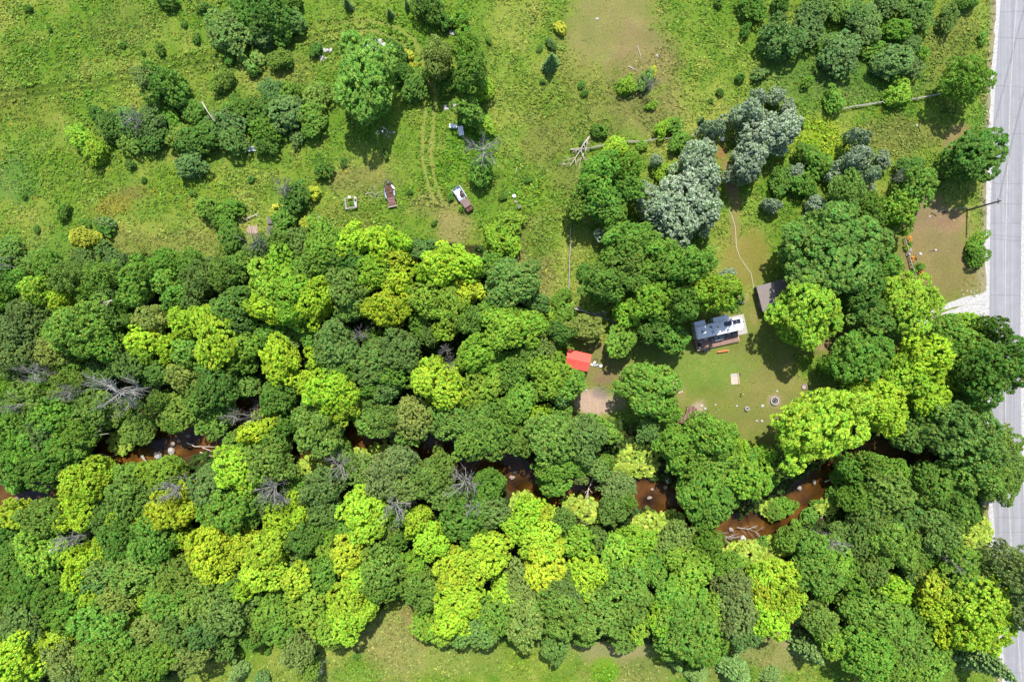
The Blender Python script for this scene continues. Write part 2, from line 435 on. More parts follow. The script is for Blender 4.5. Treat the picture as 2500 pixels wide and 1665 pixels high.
class MB:
    def __init__(self): self.v = []; self.f = []
    def add(self, vs, fs, mtx=None):
        o = len(self.v)
        for p in vs: self.v.append(tuple(mtx @ Vector(p)) if mtx is not None else tuple(p))
        for f in fs: self.f.append(tuple(i + o for i in f))
        return self
    def box(self, c, s, rz=0.0, rx=0.0, ry=0.0, taper=1.0):
        hx, hy, hz = s[0] / 2, s[1] / 2, s[2] / 2
        vs = [(sx * hx * (taper if sz > 0 else 1), sy * hy * (taper if sz > 0 else 1), sz * hz) for sz in (-1, 1) for sx, sy in ((-1, -1), (1, -1), (1, 1), (-1, 1))]
        fs = [(3, 2, 1, 0), (4, 5, 6, 7), (0, 1, 5, 4), (1, 2, 6, 5), (2, 3, 7, 6), (3, 0, 4, 7)]
        m = Matrix.Translation(c) @ Matrix.Rotation(rz, 4, 'Z') @ Matrix.Rotation(ry, 4, 'Y') @ Matrix.Rotation(rx, 4, 'X')
        return self.add(vs, fs, m)
    def prism(self, poly, z0, z1, inset=0.0):
        n = len(poly); cx = sum(p[0] for p in poly) / n; cy = sum(p[1] for p in poly) / n
        vs = [(x, y, z0) for x, y in poly] + [(cx + (x - cx) * (1 - inset), cy + (y - cy) * (1 - inset), z1) for x, y in poly]
        fs = [tuple(range(n - 1, -1, -1)), tuple(range(n, 2 * n))] + [(i, (i + 1) % n, n + (i + 1) % n, n + i) for i in range(n)]
        return self.add(vs, fs)
    def tube(self, pts, rad, n=6):
        pts = [Vector(p) for p in pts]
        if not hasattr(rad, '__len__'): rad = [rad] * len(pts)
        vs = []
        for i, p in enumerate(pts):
            t = (pts[min(i + 1, len(pts) - 1)] - pts[max(i - 1, 0)]).normalized()
            u = t.orthogonal().normalized() if abs(t.z) > .9 else Vector((0, 0, 1)).cross(t).normalized()
            w = t.cross(u)
            for k in range(n):
                a = 2 * math.pi * k / n
                vs.append(p + (u * math.cos(a) + w * math.sin(a)) * rad[i])
        fs = []
        for i in range(len(pts) - 1):
            for k in range(n):
                fs.append((i * n + k, i * n + (k + 1) % n, (i + 1) * n + (k + 1) % n, (i + 1) * n + k))
        fs.append(tuple(range(n - 1, -1, -1))); fs.append(tuple(range((len(pts) - 1) * n, len(pts) * n)))
        return self.add(vs, fs)
    def ring(self, c, r0, r1, z0, z1, n=24, wob=0.0):
        vs = []
        for k in range(n):
            a = 2 * math.pi * k / n; q = 1 + wob * (random.random() - .5)
            for r, z in ((r0, z0), (r1, z0), (r1 * q, z1), (r0 * q, z1)):
                vs.append((c[0] + r * math.cos(a), c[1] + r * math.sin(a), c[2] + z))
        fs = []
        for k in range(n):
            a = 4 * k; b = 4 * ((k + 1) % n)
            for j in range(4):
                fs.append((a + j, b + j, b + (j + 1) % 4, a + (j + 1) % 4))
        return self.add(vs, fs)
    def disc(self, c, r, h, n=20):
        return self.prism([(c[0] + r * math.cos(2 * math.pi * k / n), c[1] + r * math.sin(2 * math.pi * k / n)) for k in range(n)], c[2], c[2] + h)
    def mesh(self, name, m, bevel=0.0):
        me = bpy.data.meshes.new(name); me.from_pydata(self.v, [], self.f); me.update()
        if m: me.materials.append(m)
        return me


def link(name, me, parent=None, loc=None, rotz=0.0, scale=None, colour=None):
    o = bpy.data.objects.new(name, me); COL.objects.link(o)
    if parent is not None: o.parent = parent
    if loc is not None: o.location = loc
    if rotz: o.rotation_euler = (0, 0, rotz)
    if scale is not None: o.scale = scale
    if colour is not None: o.color = (float(colour[0]), float(colour[1]), float(colour[2]), 1)
    return o


def part(name, mb, m, parent, bevel=0.0, label=None):
    o = link(name, mb.mesh(name, M[m] if isinstance(m, str) else m), parent)
    if bevel:
        bv = o.modifiers.new('bevel', 'BEVEL'); bv.width = bevel; bv.segments = 2
    if label: o['label'] = label
    return o


def tag(o, label, cat, group=None):
    o['label'] = label; o['category'] = cat
    if group: o['group'] = group
    return o


def thing(name, label, cat, loc, rotz=0.0, group=None):
    return tag(link(name, None, None, loc, rotz), label, cat, group)


def structure(o): o['kind'] = 'structure'; return o
def stuff(o): o['kind'] = 'stuff'; return o


ORD = ['', 'second', 'third', 'fourth', 'fifth', 'sixth', 'seventh', 'eighth', 'ninth', 'tenth', 'eleventh', 'twelfth', 'thirteenth', 'fourteenth', 'fifteenth',
       'sixteenth', 'seventeenth', 'eighteenth', 'nineteenth', 'twentieth', 'twenty-first', 'twenty-second', 'twenty-third', 'twenty-fourth', 'twenty-fifth',
       'twenty-sixth', 'twenty-seventh', 'twenty-eighth', 'twenty-ninth', 'thirtieth']


def ordinal(i, n):
    if n == 1: return ''
    if i == 0: return 'leftmost'
    if i == n - 1: return 'rightmost'
    return ORD[i] if i < len(ORD) else '%dth' % (i + 1)


# ================================================================== the setting
def axis(lo, hi, step, far):
    a = list(np.arange(lo, hi + step / 2, step)); e = []; d = step; x = hi
    while x < far: d *= 1.35; x += d; e.append(x)
    return np.array([lo - (q - hi) for q in reversed(e)] + a + e)


gx = axis(-112, 112, .5, 4000); gy = axis(-80, 80, .5, 4000)
GX, GY = np.meshgrid(gx, gy)
gpx = 1250 + GX * PPM; gpy = 832.5 - GY * PPM
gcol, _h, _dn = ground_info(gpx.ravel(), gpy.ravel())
gzz = ground_z(gpx.ravel(), gpy.ravel()) * (np.abs(GX.ravel()) < 130)
inner = (np.abs(GX.ravel()) < 104)
gzz = gzz + .10 * (fbm(gpx.ravel(), gpy.ravel(), 60, 40, 3) - .5) * _dn * inner
nx, ny = len(gx), len(gy)
ii = np.arange(nx * ny).reshape(ny, nx)
F = np.stack([ii[:-1, :-1], ii[:-1, 1:], ii[1:, 1:], ii[1:, :-1]], -1).reshape(-1, 4)
V = np.stack([GX.ravel(), GY.ravel(), gzz], 1)
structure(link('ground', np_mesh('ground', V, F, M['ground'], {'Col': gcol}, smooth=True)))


def strip(name, left, right, z, m, kind='structure', parent=None):
    """sheet between two polylines given in photo pixels"""
    n = len(left)
    V = [tuple(G(*p)[:2]) + (z,) for p in left] + [tuple(G(*p)[:2]) + (z,) for p in right]
    F = [(i, n + i, n + i + 1, i + 1) for i in range(n - 1)]
    o = link(name, np_mesh(name, np.array(V), np.array(F), M[m]), parent)
    if kind: o['kind'] = kind
    return o


ys = np.concatenate([np.linspace(-9000, -150, 30), np.arange(-120, 1800, 14), np.linspace(1830, 11000, 30)])
RW = 76
jag = lambda y, s: 5 * (fbm(y, y * 0 + s, 22, s, 3) - .5) * 2
lx = roadx(ys)
road = strip('road', [(x, y) for x, y in zip(lx, ys)], [(x + RW, y) for x, y in zip(lx, ys)], .045, 'asphalt')
strip('gravel_shoulder', [(x - 11 + j, y) for x, y, j in zip(lx, ys, jag(ys, 3))], [(x + 1, y) for x, y in zip(lx, ys)], .03, 'gravel')
strip('gravel_shoulder', [(x + RW - 1, y) for x, y in zip(lx, ys)], [(x + RW + 11 + j, y) for x, y, j in zip(lx, ys, jag(ys, 4))], .03, 'gravel')
strip('centre_line', [(x + 37.4, y) for x, y in zip(lx, ys)], [(x + 39.2, y) for x, y in zip(lx, ys)], .051, 'paint', None, road)
for cy, sl in ((92, 2), (330, -1), (448, 1), (497, 1), (545, 0), (575, 2), (583, 3), (720, 1), (905, -2), (1075, 1), (1262, 1), (1300, -1), (1500, 2), (1640, 1), (30, -1), (210, 2)):
    u = np.linspace(1, RW - 1, 24)
    yy = cy + sl * u / 38 + 1.6 * (fbm(u, u * 0 + cy, 14, 6, 3) - .5) * 2
    xx = roadx(yy) + u
    strip('crack', list(zip(xx, yy - .28)), list(zip(xx, yy + .28)), .050, 'crack', None, road)
# driveway
du = [(2414, 698), (2404, 713), (2385, 719), (2350, 726), (2310, 742), (2285, 753), (2255, 770), (2215, 790), (2160, 815), (2100, 832)]
dl = [(2414, 788), (2400, 774), (2380, 768), (2358, 764), (2330, 766), (2300, 772), (2268, 784), (2225, 806), (2168, 832), (2105, 850)]
NU = 60
du_ = [(np.interp(t, np.linspace(0, 1, 10), [p[0] for p in du]), np.interp(t, np.linspace(0, 1, 10), [p[1] for p in du])) for t in np.linspace(0, 1, NU)]
dl_ = [(np.interp(t, np.linspace(0, 1, 10), [p[0] for p in dl]), np.interp(t, np.linspace(0, 1, 10), [p[1] for p in dl])) for t in np.linspace(0, 1, NU)]
mixp = lambda a, b, k, j: (a[0] * (1 - k) + b[0] * k, a[1] * (1 - k) + b[1] * k + j)
jj = 4 * (fbm(np.arange(NU) * 7., np.zeros(NU), 20, 8, 3) - .5)
open_ = [max(0, min(1, (i - 18) / 14)) for i in range(NU)]      # the grassed strip between the wheel tracks starts away from the road
strip('driveway', [mixp(a, b, 0, j) for a, b, j in zip(du_, dl_, jj)], [mixp(a, b, .5 - .10 * o, j) for a, b, j, o in zip(du_, dl_, jj, open_)], .016, 'gravel')
strip('driveway', [mixp(a, b, .5 + .16 * o, -j) for a, b, j, o in zip(du_, dl_, jj, open_)], [mixp(a, b, 1, -j) for a, b, j in zip(du_, dl_, jj)], .016, 'gravel')

# stream water: one winding sheet
sp = np.array(STREAM[:-2], float)
tt = np.linspace(0, len(sp) - 1, 220)
sx = np.interp(tt, np.arange(len(sp)), sp[:, 0]); sy = np.interp(tt, np.arange(len(sp)), sp[:, 1])
dx = np.gradient(sx); dy = np.gradient(sy); ln = np.hypot(dx, dy)
wv = 52.0
nxv, nyv = -dy / ln, dx / ln
strip('water', list(zip(sx + nxv * wv, sy + nyv * wv)), list(zip(sx - nxv * wv, sy - nyv * wv)), -.62, 'water')

# ------------------------------------------------------------------ growth on the ground
def quads(C, Nn, S, rng, aspect=1.35):
    """one quad per centre, facing Nn, size S"""
    k = len(C)
    t = rng.normal(size=(k, 3)); t -= (t * Nn).sum(1)[:, None] * Nn
    t /= np.linalg.norm(t, axis=1)[:, None] + 1e-9
    b = np.cross(Nn, t)
    S = np.asarray(S)[:, None]
    a = t * S * .5 * aspect; b = b * S * .5
    # kite-shaped leaf sprays
    V = np.stack([C - a, C + b - a * .1, C + a, C - b - a * .1], 1).reshape(-1, 3)
    F = np.arange(4 * k).reshape(k, 4)
    return V, F


def unit(v): return v / (np.linalg.norm(v, axis=-1, keepdims=True) + 1e-9)


def growth(name, P, rad, hgt, col, nq, rng, upright=.55, size=.62):
    n = len(P)
    th = rng.random((n, nq)) * 2 * np.pi; el = np.arcsin(rng.random((n, nq)) ** .6)
    u = np.stack([np.cos(th) * np.cos(el), np.sin(th) * np.cos(el), np.sin(el)], -1)
    C = P[:, None, :] + u * np.stack([rad, rad, hgt], -1)[:, None, :] * (.55 + .45 * rng.random((n, nq, 1)))
    Nn = unit(u * .8 + rng.normal(size=(n, nq, 3)) * .5 + np.array([0, 0, upright]))
    S = (rad[:, None] * size * (1.0 + .7 * rng.random((n, nq)))).ravel()
    V, F = quads(C.reshape(-1, 3), Nn.reshape(-1, 3), S, rng)
    c = np.repeat(np.repeat(col, nq, 0), 4, 0)
    lf = np.stack([np.repeat(rng.random(n * nq), 4), np.repeat(np.repeat(rng.random(n), nq), 4), np.repeat(np.repeat(rng.random(n), nq), 4)], 1)
    return stuff(link(name, np_mesh(name, V, F, M['growth'], {'Col': c, 'leaf': lf})))


N0 = 400000
qx = RNG.uniform(-108, 108, N0); qy = RNG.uniform(-76, 76, N0)
ppx = 1250 + qx * PPM; ppy = 832.5 - qy * PPM
c_, h_, d_ = ground_info(ppx, ppy)
clump = fbm(ppx, ppy, 16, 50, 2)
keep = RNG.random(N0) < d_ * np.clip(.42 + 1.0 * sstep(.3, .62, clump), 0, 1) * .62
wood = inpoly(ppx, ppy, WOODS)
P = np.stack([qx, qy, ground_z(ppx, ppy) - .02], 1)
for nm, sel, nq, rmin, rmax, hk, gain in (('meadow_growth', keep & ~wood, 4, .16, .40, .50, 1.0), ('woodland_undergrowth', keep & wood & (RNG.random(N0) < .5), 6, .35, .75, .9, 1.0)):
    k = sel.sum(); print(nm, k)
    cc = c_[sel]
    if 'wood' in nm:
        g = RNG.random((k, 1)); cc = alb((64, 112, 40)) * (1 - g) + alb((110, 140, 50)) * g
    else:
        g = (RNG.random((k, 1)) - .5)
        cc = cc * (1.45 + .7 * g) * (1 + np.array([[.25, 0, .2]]) * (RNG.random((k, 1)) - .5))
        fl = RNG.random(k) < .004; cc[fl] = alb((220, 200, 60))
    r = RNG.uniform(rmin, rmax, k) * (.7 + .6 * h_[sel]); 
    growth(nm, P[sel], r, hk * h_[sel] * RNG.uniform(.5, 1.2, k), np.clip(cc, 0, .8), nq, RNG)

# big-leaved plants crowding the stream banks
BANK = [(1560, 1125, 52, 44), (1520, 1150, 30, 20), (1597, 1283, 56, 34), (1640, 1270, 34, 22), (1835, 1352, 70, 30), (1900, 1335, 40, 26), (1275, 1228, 30, 28), (1310, 1240, 30, 16),
        (1410, 1232, 40, 24), (775, 1138, 52, 26), (870, 1122, 36, 26), (946, 1096, 44, 20), (290, 1080, 34, 30), (1450, 1252, 40, 26), (2095, 1215, 36, 30), (1955, 1330, 40, 30), (2386, 1300, 40, 40), (2020, 1240, 26, 20), (1160, 1215, 26, 20), (1890, 1245, 30, 24)]
bp_ = []
for x, y, rx, ry in BANK:
    k = int(rx * ry * math.pi / PPM ** 2 * 7)
    a = RNG.random(k) * 2 * np.pi; r = np.sqrt(RNG.random(k))
    bp_.append(np.stack([x + rx * r * np.cos(a), y + ry * r * np.sin(a), 1.0 + .9 * (1 - r ** 2) * RNG.uniform(.7, 1.1, k)], 1))
bp_ = np.concatenate(bp_)
z0 = ground_z(bp_[:, 0], bp_[:, 1])
kz = (CAM_H - bp_[:, 2]) / CAM_H / PPM
Pb = np.stack([(bp_[:, 0] - 1250) * kz, (832.5 - bp_[:, 1]) * kz, np.maximum(z0, -.5) + bp_[:, 2] * .75], 1)
g = RNG.random((len(Pb), 1))
growth('bank_plants', Pb, RNG.uniform(.24, .42, len(Pb)), RNG.uniform(.15, .4, len(Pb)), alb((186, 206, 84), 1.7) * g + alb((156, 186, 62), 1.7) * (1 - g), 5, RNG, upright=1.2, size=.95)
# stems and lower leaves of the same plants fill the mound down to the ground
Pl = Pb.copy(); Pl[:, 2] = np.maximum(z0, -.5) + .1 + .35 * (Pb[:, 2] - np.maximum(z0, -.5))
growth('bank_plants', Pl[::2], RNG.uniform(.3, .5, len(Pl[::2])), RNG.uniform(.2, .5, len(Pl[::2])), np.tile(alb((110, 150, 45)), (len(Pl[::2]), 1)), 4, RNG, upright=.6, size=.9)


# ================================================================== trees
def crown_mesh(name, seed, R, Hc, lobes, rl, rc, nl, leaf, m, spread=1.0, rough=.55, under=.35, lobe_z=.5, droop=0.0):
    """crown of leaf sprays: lobes on a dome, clumps on each lobe, sprays on each clump. Base of the crown at z = 0, top near z = Hc"""
    g = np.random.default_rng(seed)
    L = []
    p1, p2, p3 = g.random(3) * 6.28
    for i in range(lobes):
        ga = i * 2.39996 + g.normal() * .45
        rag = 1 + .16 * math.sin(2 * ga + p1) + .13 * math.sin(3 * ga + p2) + .09 * math.sin(5 * ga + p3)
        rho = (R - rl * R * .75) * math.sqrt((i + .35) / lobes) * (1 + .10 * g.normal()) * rag
        rr = rl * R * (.62 + .85 * g.random() ** 1.5)
        z = Hc * (.28 + (1 - lobe_z) * .2) + Hc * .55 * math.sqrt(max(0, 1 - min(1, rho / R) ** 2)) * (0.66 + .50 * g.random()) - rr * .35
        L.append((rho * math.cos(ga), rho * math.sin(ga), z, rr))
    L = np.array(L)
    C = []; O = []; LB = []
    for i, (x, y, z, r) in enumerate(L):
        k = max(8, int(2.6 * r * r / (rc * rc) * 1.25))
        u = unit(g.normal(size=(k * 2, 3))); u = u[u[:, 2] > -.45][:k]
        p = np.array([x, y, z]) + u * np.array([r, r, r * .85]) * g.uniform(.82, 1.08, (len(u), 1))
        ok = np.ones(len(p), bool)
        for j, (a, b, c, q) in enumerate(L):
            if j != i: ok &= (((p - [a, b, c]) / [1, 1, .85]) ** 2).sum(1) > (q * .80) ** 2
        C.append(p[ok]); O.append(u[ok]); LB.append(np.full(ok.sum(), i))
    C = np.concatenate(C); O = np.concatenate(O); LB = np.concatenate(LB)
    n = len(C)
    crad = rc * g.uniform(.65, 1.25, n)
    ax = unit(O + np.array([0, 0, .55 - droop]))
    u = unit(g.normal(size=(n, nl, 3)) + ax[:, None, :] * .9)
    P = C[:, None, :] + u * crad[:, None, None] * g.uniform(.45, 1.05, (n, nl, 1)) * np.array([1, 1, .62])
    Nn = unit(u + g.normal(size=(n, nl, 3)) * rough + np.array([0, 0, .55]))
    S = leaf * g.uniform(.65, 1.35, (n, nl))
    lb = g.random(lobes)
    lf = np.stack([g.random((n, nl)), np.repeat(g.random(n)[:, None], nl, 1), np.repeat(lb[LB][:, None], nl, 1)], -1).reshape(-1, 3)
    P = P.reshape(-1, 3); Nn = Nn.reshape(-1, 3); S = S.ravel()
    # inner sprays that close the crown from below
    k = int(len(P) * under * .4)
    if k:
        a = g.random(k) * 2 * np.pi; r = R * .88 * np.sqrt(g.random(k))
        zz = Hc * (.12 + .5 * np.sqrt(np.maximum(0, 1 - (r / R) ** 2)) * g.random(k))
        P = np.concatenate([P, np.stack([r * np.cos(a), r * np.sin(a), zz], 1)])
        Nn = np.concatenate([Nn, unit(g.normal(size=(k, 3)) * .7 + [0, 0, 1])]); S = np.concatenate([S, leaf * 1.7 * g.uniform(.8, 1.4, k)])
        lf = np.concatenate([lf, np.stack([g.random(k) * .7, g.random(k), g.random(k)], 1)])
    P[:, :2] *= spread
    V, F = quads(P, Nn, S, g)
    return np_mesh(name, V, F, M[m], {'leaf': np.repeat(lf, 4, 0)})


def spruce_mesh(seed, R, H):
    g = np.random.default_rng(seed); P = []; Nn = []; S = []
    levels = 26
    for i in range(levels):
        t = i / (levels - 1); r = R * (1 - t) ** .85 + .12; z = H * (.06 + .94 * t)
        nb = max(5, int(13 * (1 - t) + 5))
        for b in range(nb):
            a = 2 * math.pi * (b + g.random() * .7) / nb + i * .7; rr = r * g.uniform(.75, 1.12)
            k = max(3, int(rr / .11))
            s = np.linspace(.12, 1, k)
            w = .28 * (1 - s) + .07
            for side in (-1, 0, 1):
                off = side * w * rr * .6
                P.append(np.stack([np.cos(a) * rr * s - np.sin(a) * off, np.sin(a) * rr * s + np.cos(a) * off, z - .22 * rr * s ** 1.5 + .1 * g.random(k)], 1))
                Nn.append(unit(np.array([0, 0, 1.]) + g.normal(size=(k, 3)) * .45)); S.append(g.uniform(.16, .30, k))
    P = np.concatenate(P); Nn = np.concatenate(Nn); S = np.concatenate(S)
    V, F = quads(P, Nn, S, g, 1.6)
    return np_mesh('spruce_crown', V, F, M['needle'], {'leaf': np.repeat(g.random((len(P), 3)), 4, 0)})


def trunk_mesh(seed, limbs=6, top=.72):
    """unit height trunk with limbs, to be scaled"""
    g = random.Random(seed); mb = MB()
    bend = [g.uniform(-.02, .02) for _ in range(2)]
    mb.tube([(0, 0, -.02), (bend[0] * .3, bend[1] * .3, .15), (bend[0], bend[1], .45), (0, 0, top)], [.030, .022, .016, .006], 7)
    for i in range(limbs):
        a = 2 * math.pi * (i + g.random() * .6) / limbs; z = g.uniform(.30, .55); r = g.uniform(.12, .22)
        mb.tube([(bend[0], bend[1], z), (r * .5 * math.cos(a), r * .5 * math.sin(a), z + .09), (r * math.cos(a), r * math.sin(a), z + .22)], [.012, .008, .003], 5)
    return mb.mesh('trunk', M['bark'])


def dead_mesh(seed):
    """bare branches of a dead tree, unit spread and unit height"""
    g = random.Random(seed); mb = MB()

    def grow(p, d, ln, r, depth):
        pts = [p]; q = p.copy(); dd = d.copy()
        for i in range(4):
            dd = (dd + Vector((g.gauss(0, .16), g.gauss(0, .16), g.gauss(0, .08) + .02))).normalized()
            q = q + dd * ln / 4; pts.append(q.copy())
        mb.tube(pts, [r, r * .85, r * .65, r * .45, r * .2], 4 if depth else 6)
        if depth < 2:
            for j in range(4 if depth == 0 else 4):
                k = g.choice((1, 2, 3)); ax = dd.cross(Vector((g.gauss(0, 1), g.gauss(0, 1), g.gauss(0, 1)))).normalized()
                nd = (Matrix.Rotation(g.uniform(.4, .9), 3, ax) @ dd)
                grow(pts[k], nd, ln * g.uniform(.4, .65), r * .5, depth + 1)
    mb.tube([(0, 0, -.03), (.01, .01, .5), (0, 0, .95)], [.045, .035, .015], 7)
    n = 15
    for i in range(n):
        a = 2 * math.pi * (i + g.random() * .8) / n; z = g.uniform(.45, .95)
        grow(Vector((0, 0, z)), Vector((math.cos(a), math.sin(a), g.uniform(.05, .5))).normalized(), g.uniform(.6, 1.05), .024, 0)
    return mb.mesh('branches', M['deadwood'])


PROTO = {
    'ML': [crown_mesh('crown', 100 + i, 6.5, 8.6, 24 + i, .28, .46, 30, .25, 'leaf', rough=.6) for i in range(6)],
    'MM': [crown_mesh('crown', 120 + i, 4.0, 6.0, 16 + i, .32, .40, 30, .23, 'leaf', rough=.6) for i in range(6)],
    'FL': [crown_mesh('crown', 140 + i, 5.0, 7.2, 32 + i, .22, .34, 24, .19, 'leaf', rough=.85, under=.35) for i in range(5)],
    'FM': [crown_mesh('crown', 160 + i, 3.2, 4.8, 18 + i, .27, .28, 26, .17, 'leaf', rough=.85, under=.35) for i in range(5)],
    'BS': [crown_mesh('crown', 180 + i, 1.7, 2.4, 8 + i, .38, .28, 26, .19, 'leaf', rough=.7, under=.4) for i in range(5)],
    'SL': [crown_mesh('crown', 200 + i, 4.5, 6.5, 28, .25, .34, 28, .22, 'silverleaf', rough=.6, under=.3) for i in range(3)],
    'SS': [crown_mesh('crown', 210 + i, 2.0, 3.0, 8, .42, .30, 26, .20, 'silverleaf', rough=.9, under=.3) for i in range(2)],
    'CO': [crown_mesh('crown', 220, 4.2, 13.0, 20, .36, .42, 28, .24, 'leaf', rough=.9, lobe_z=1.0)],
    'SP': [spruce_mesh(230, 2.4, 7.5), spruce_mesh(231, 2.4, 7.0)],
}
PR = {'ML': 6.5, 'MM': 4.0, 'FL': 5.0, 'FM': 3.2, 'BS': 1.7, 'SL': 4.5, 'SS': 2.0, 'CO': 4.2, 'SP': 2.4}
PH = {'ML': 9.0, 'MM': 6.2, 'FL': 7.5, 'FM': 5.0, 'BS': 2.4, 'SL': 6.5, 'SS': 3.0, 'CO': 13.0, 'SP': 7.2}
for _k, _ms in PROTO.items():      # real spread and height of the built crowns
    _v = []
    for _m in _ms:
        _a = np.empty(len(_m.vertices) * 3, np.float32); _m.vertices.foreach_get('co', _a); _v.append(_a.reshape(-1, 3))
    _v = np.concatenate(_v)
    PR[_k] = float(np.percentile(np.hypot(_v[:, 0], _v[:, 1]), 97 if _k != 'SP' else 99.5)); PH[_k] = float(np.percentile(_v[:, 2], 99.5))
TRUNK = [trunk_mesh(i) for i in range(6)]
DEAD = [dead_mesh(i) for i in range(6)]

COLS = {'yl': ((184, 202, 56), 'yellow-lime'), 'lm': ((168, 200, 56), 'lime-green'), 'yg': ((146, 184, 60), 'yellow-green'), 'gr': ((124, 168, 64), 'mid green'),
        'dg': ((104, 146, 60), 'dark green'), 'bg': ((120, 154, 82), 'bluish green'), 'ol': ((132, 166, 76), 'olive'), 'og': ((138, 160, 96), 'grey-olive'),
        'ot': ((158, 174, 94), 'tan-olive'), 'ye': ((200, 206, 74), 'golden yellow'), 'si': ((156, 186, 136), 'silvery white')}
KIND = {'M': 'broadleaf_tree', 'F': 'feathery_tree', 'B': 'shrub', 'S': 'silver_willow', 'C': 'spruce_tree', 'P': 'poplar_tree', 'D': 'dead_tree'}
WORD = {'M': 'clumpy-crowned broadleaf tree', 'F': 'fine-leaved tree', 'B': 'shrub', 'S': 'willow', 'C': 'spruce', 'P': 'tall poplar', 'D': 'bare dead tree'}
TREES = []


def T(kind, col, s, h=None):
    for e in s.split(','):
        q = [float(v) for v in e.split()]
        TREES.append([kind, col, q[0], q[1], q[2], h if len(q) < 4 else q[3]])


# --- broadleaf trees of the woods, grove and drive (photo x, y, crown width)
T('M', 'yl', '40 1255 85, 154 1269 75, 214 1262 70, 421 1241 120, 518 1334 135, 529 1384 105, 600 1334 100, 143 1555 70, 321 1516 50, 614 1057 78, 646 1043 92, 682 879 112, 971 636 78, 971 689 78, 946 754 112, 1139 714 78')
T('M', 'yl', '657 1337 112, 729 1409 92, 854 1355 100, 1100 1398 105, 1332 1259 62, 1329 1366 132, 1850 1448 82, 2275 1434 92, 2289 1480 96, 2314 1544 82, 2332 907 88')
T('M', 'lm', '229 1151 80, 200 1187 110, 200 1234 80, 586 1151 125, 296 1266 60, 200 1362 82, 193 1409 78, 257 1334 60, 446 1309 60, 607 1426 72, 232 1455 62, 36 1605 150, 461 782 88, 529 825 140, 411 850 72, 357 829 92, 154 739 66')
T('M', 'lm', '868 589 88, 929 596 92, 975 593 68, 1089 646 122, 1132 646 92, 1036 661 62, 779 879 72, 1046 911 95, 1071 936 130, 1107 954 95, 804 961 122, 839 986 102, 743 936 62, 654 750 98, 768 736 112')
T('M', 'lm', '696 1262 100, 739 1248 62, 889 1248 126, 896 1291 92, 646 1398 112, 875 1398 102, 861 1462 114, 890 1480 84, 846 1510 116, 1021 1269 78, 1054 1319 98, 1179 1355 130, 1132 1373 88, 1121 1459 130, 1107 1498 112, 1232 1437 84')
T('M', 'lm', '1286 1248 82, 1271 1291 98, 1321 1319 112, 1429 1401 112, 1854 1412 74, 1857 1498 88, 1904 1401 82, 1896 1462 112, 1893 1509 92, 1939 1448 62, 2179 1434 88, 2393 1462 150, 2400 1530 140, 1314 1007 52')
T('M', 'lm', '2260 871 122, 2214 918 112, 2260 957 112, 2160 1015 102, 2140 978 112, 2010 1040 215 17')
T('M', 'yg', '404 1155 98, 357 1151 62, 354 1269 72, 311 1334 62, 107 1348 130, 368 1451 62, 689 657 112, 668 700 130, 714 729 130, 732 771 82, 911 668 98, 1046 736 102, 1100 750 112, 1089 800 78, 1225 800 112, 1168 861 112, 1182 893 92, 1171 950 115')
T('M', 'yg', '350 861 72, 96 711 78, 71 1623 112, 796 1334 62, 761 1484 112, 804 1526 92, 1004 1380 78, 1039 1519 88, 1089 1544 72, 1411 1319 88, 1543 1334 112, 1500 1348 92, 1661 1362 102, 1686 1401 102, 1625 1505 102, 1721 1491 112, 1557 1526 82')
T('M', 'yg', '1750 714 108 15, 1725 721 92 15, 1589 729 112, 1529 764 82, 1264 800 130, 1345 916 112, 1782 1086 98, 1821 1169 122, 2346 800 88, 2086 953 62, 2029 1355 102, 2386 1003 52, 1970 763 178 14, 2218 743 150, 1864 1116 62')
T('M', 'gr', '888 195 190 12.5, 855 115 74, 793 593 112, 743 675 102, 771 639 92, 646 821 72, 679 800 62, 968 911 82, 907 954 52, 1196 761 88, 1132 1262 112, 1154 1305 78, 786 1398 102, 671 1484 112, 686 1526 102, 1211 1498 102')
T('M', 'gr', '339 664 88, 332 707 88, 411 689 78, 432 729 72, 464 864 92, 607 843 82, 589 882 82, 243 836 112, 171 1484 122, 421 1455 122, 250 1526 140, 257 1573 130, 411 1587 92, 321 1630 122, 371 1619 102, 357 1655 82, 554 1244 140')
T('M', 'gr', '1472 413 98, 1535 410 82, 1450 460 92, 1480 500 98, 1535 460 82, 1500 535 72, 1536 589 122, 1632 643 130, 1686 650 112 15, 1779 733 70 12, 1607 771 72, 1514 832 92 7, 1639 826 86 8, 1582 946 150 11, 1621 996 82')
T('M', 'gr', '1390 938 88, 1271 978 102, 1429 1036 64 6, 1480 1056 74 7, 1650 1086 100, 1732 1064 130, 1362 1128 105 9, 1352 1176 90 8, 1337 1141 70, 1478 1126 46 5, 1671 1126 92, 1750 1134 112, 1707 1194 130, 1750 1223 102, 1807 1119 92, 1725 1255 82')
T('M', 'gr', '1582 1376 92, 1600 1401 72, 1661 1469 140, 1679 1526 160, 1714 1566 122, 2103 872 150, 2030 893 56, 2320 836 140, 2157 657 88, 2136 1137 82, 2186 1159 82, 2357 1401 150, 2404 1384 92, 2143 1491 112, 2125 1569 130, 2196 1534 112')
T('M', 'gr', '2118 1612 112, 2182 1623 112, 2250 1623 112, 2286 1605 82, 2032 1559 88, 2086 1491 92, 2075 1409 92, 2007 1434 72, 1982 1334 82, 1147 272 80 7, 1137 125 78, 1150 180 98, 983 392 1, 1929 1319 62, 2079 1148 72')
T('M', 'dg', '854 632 98, 682 968 98, 839 907 82, 529 936 112, 500 968 82, 571 750 112, 739 1309 102, 975 1312 62, 1192 1190 98, 300 1312 112, 89 1409 112, 54 1451 112, 136 1448 112, 107 1134 130, 21 1151 92, 160 1126 92, 1479 693 112, 1557 693 78, 1589 812 72 9')
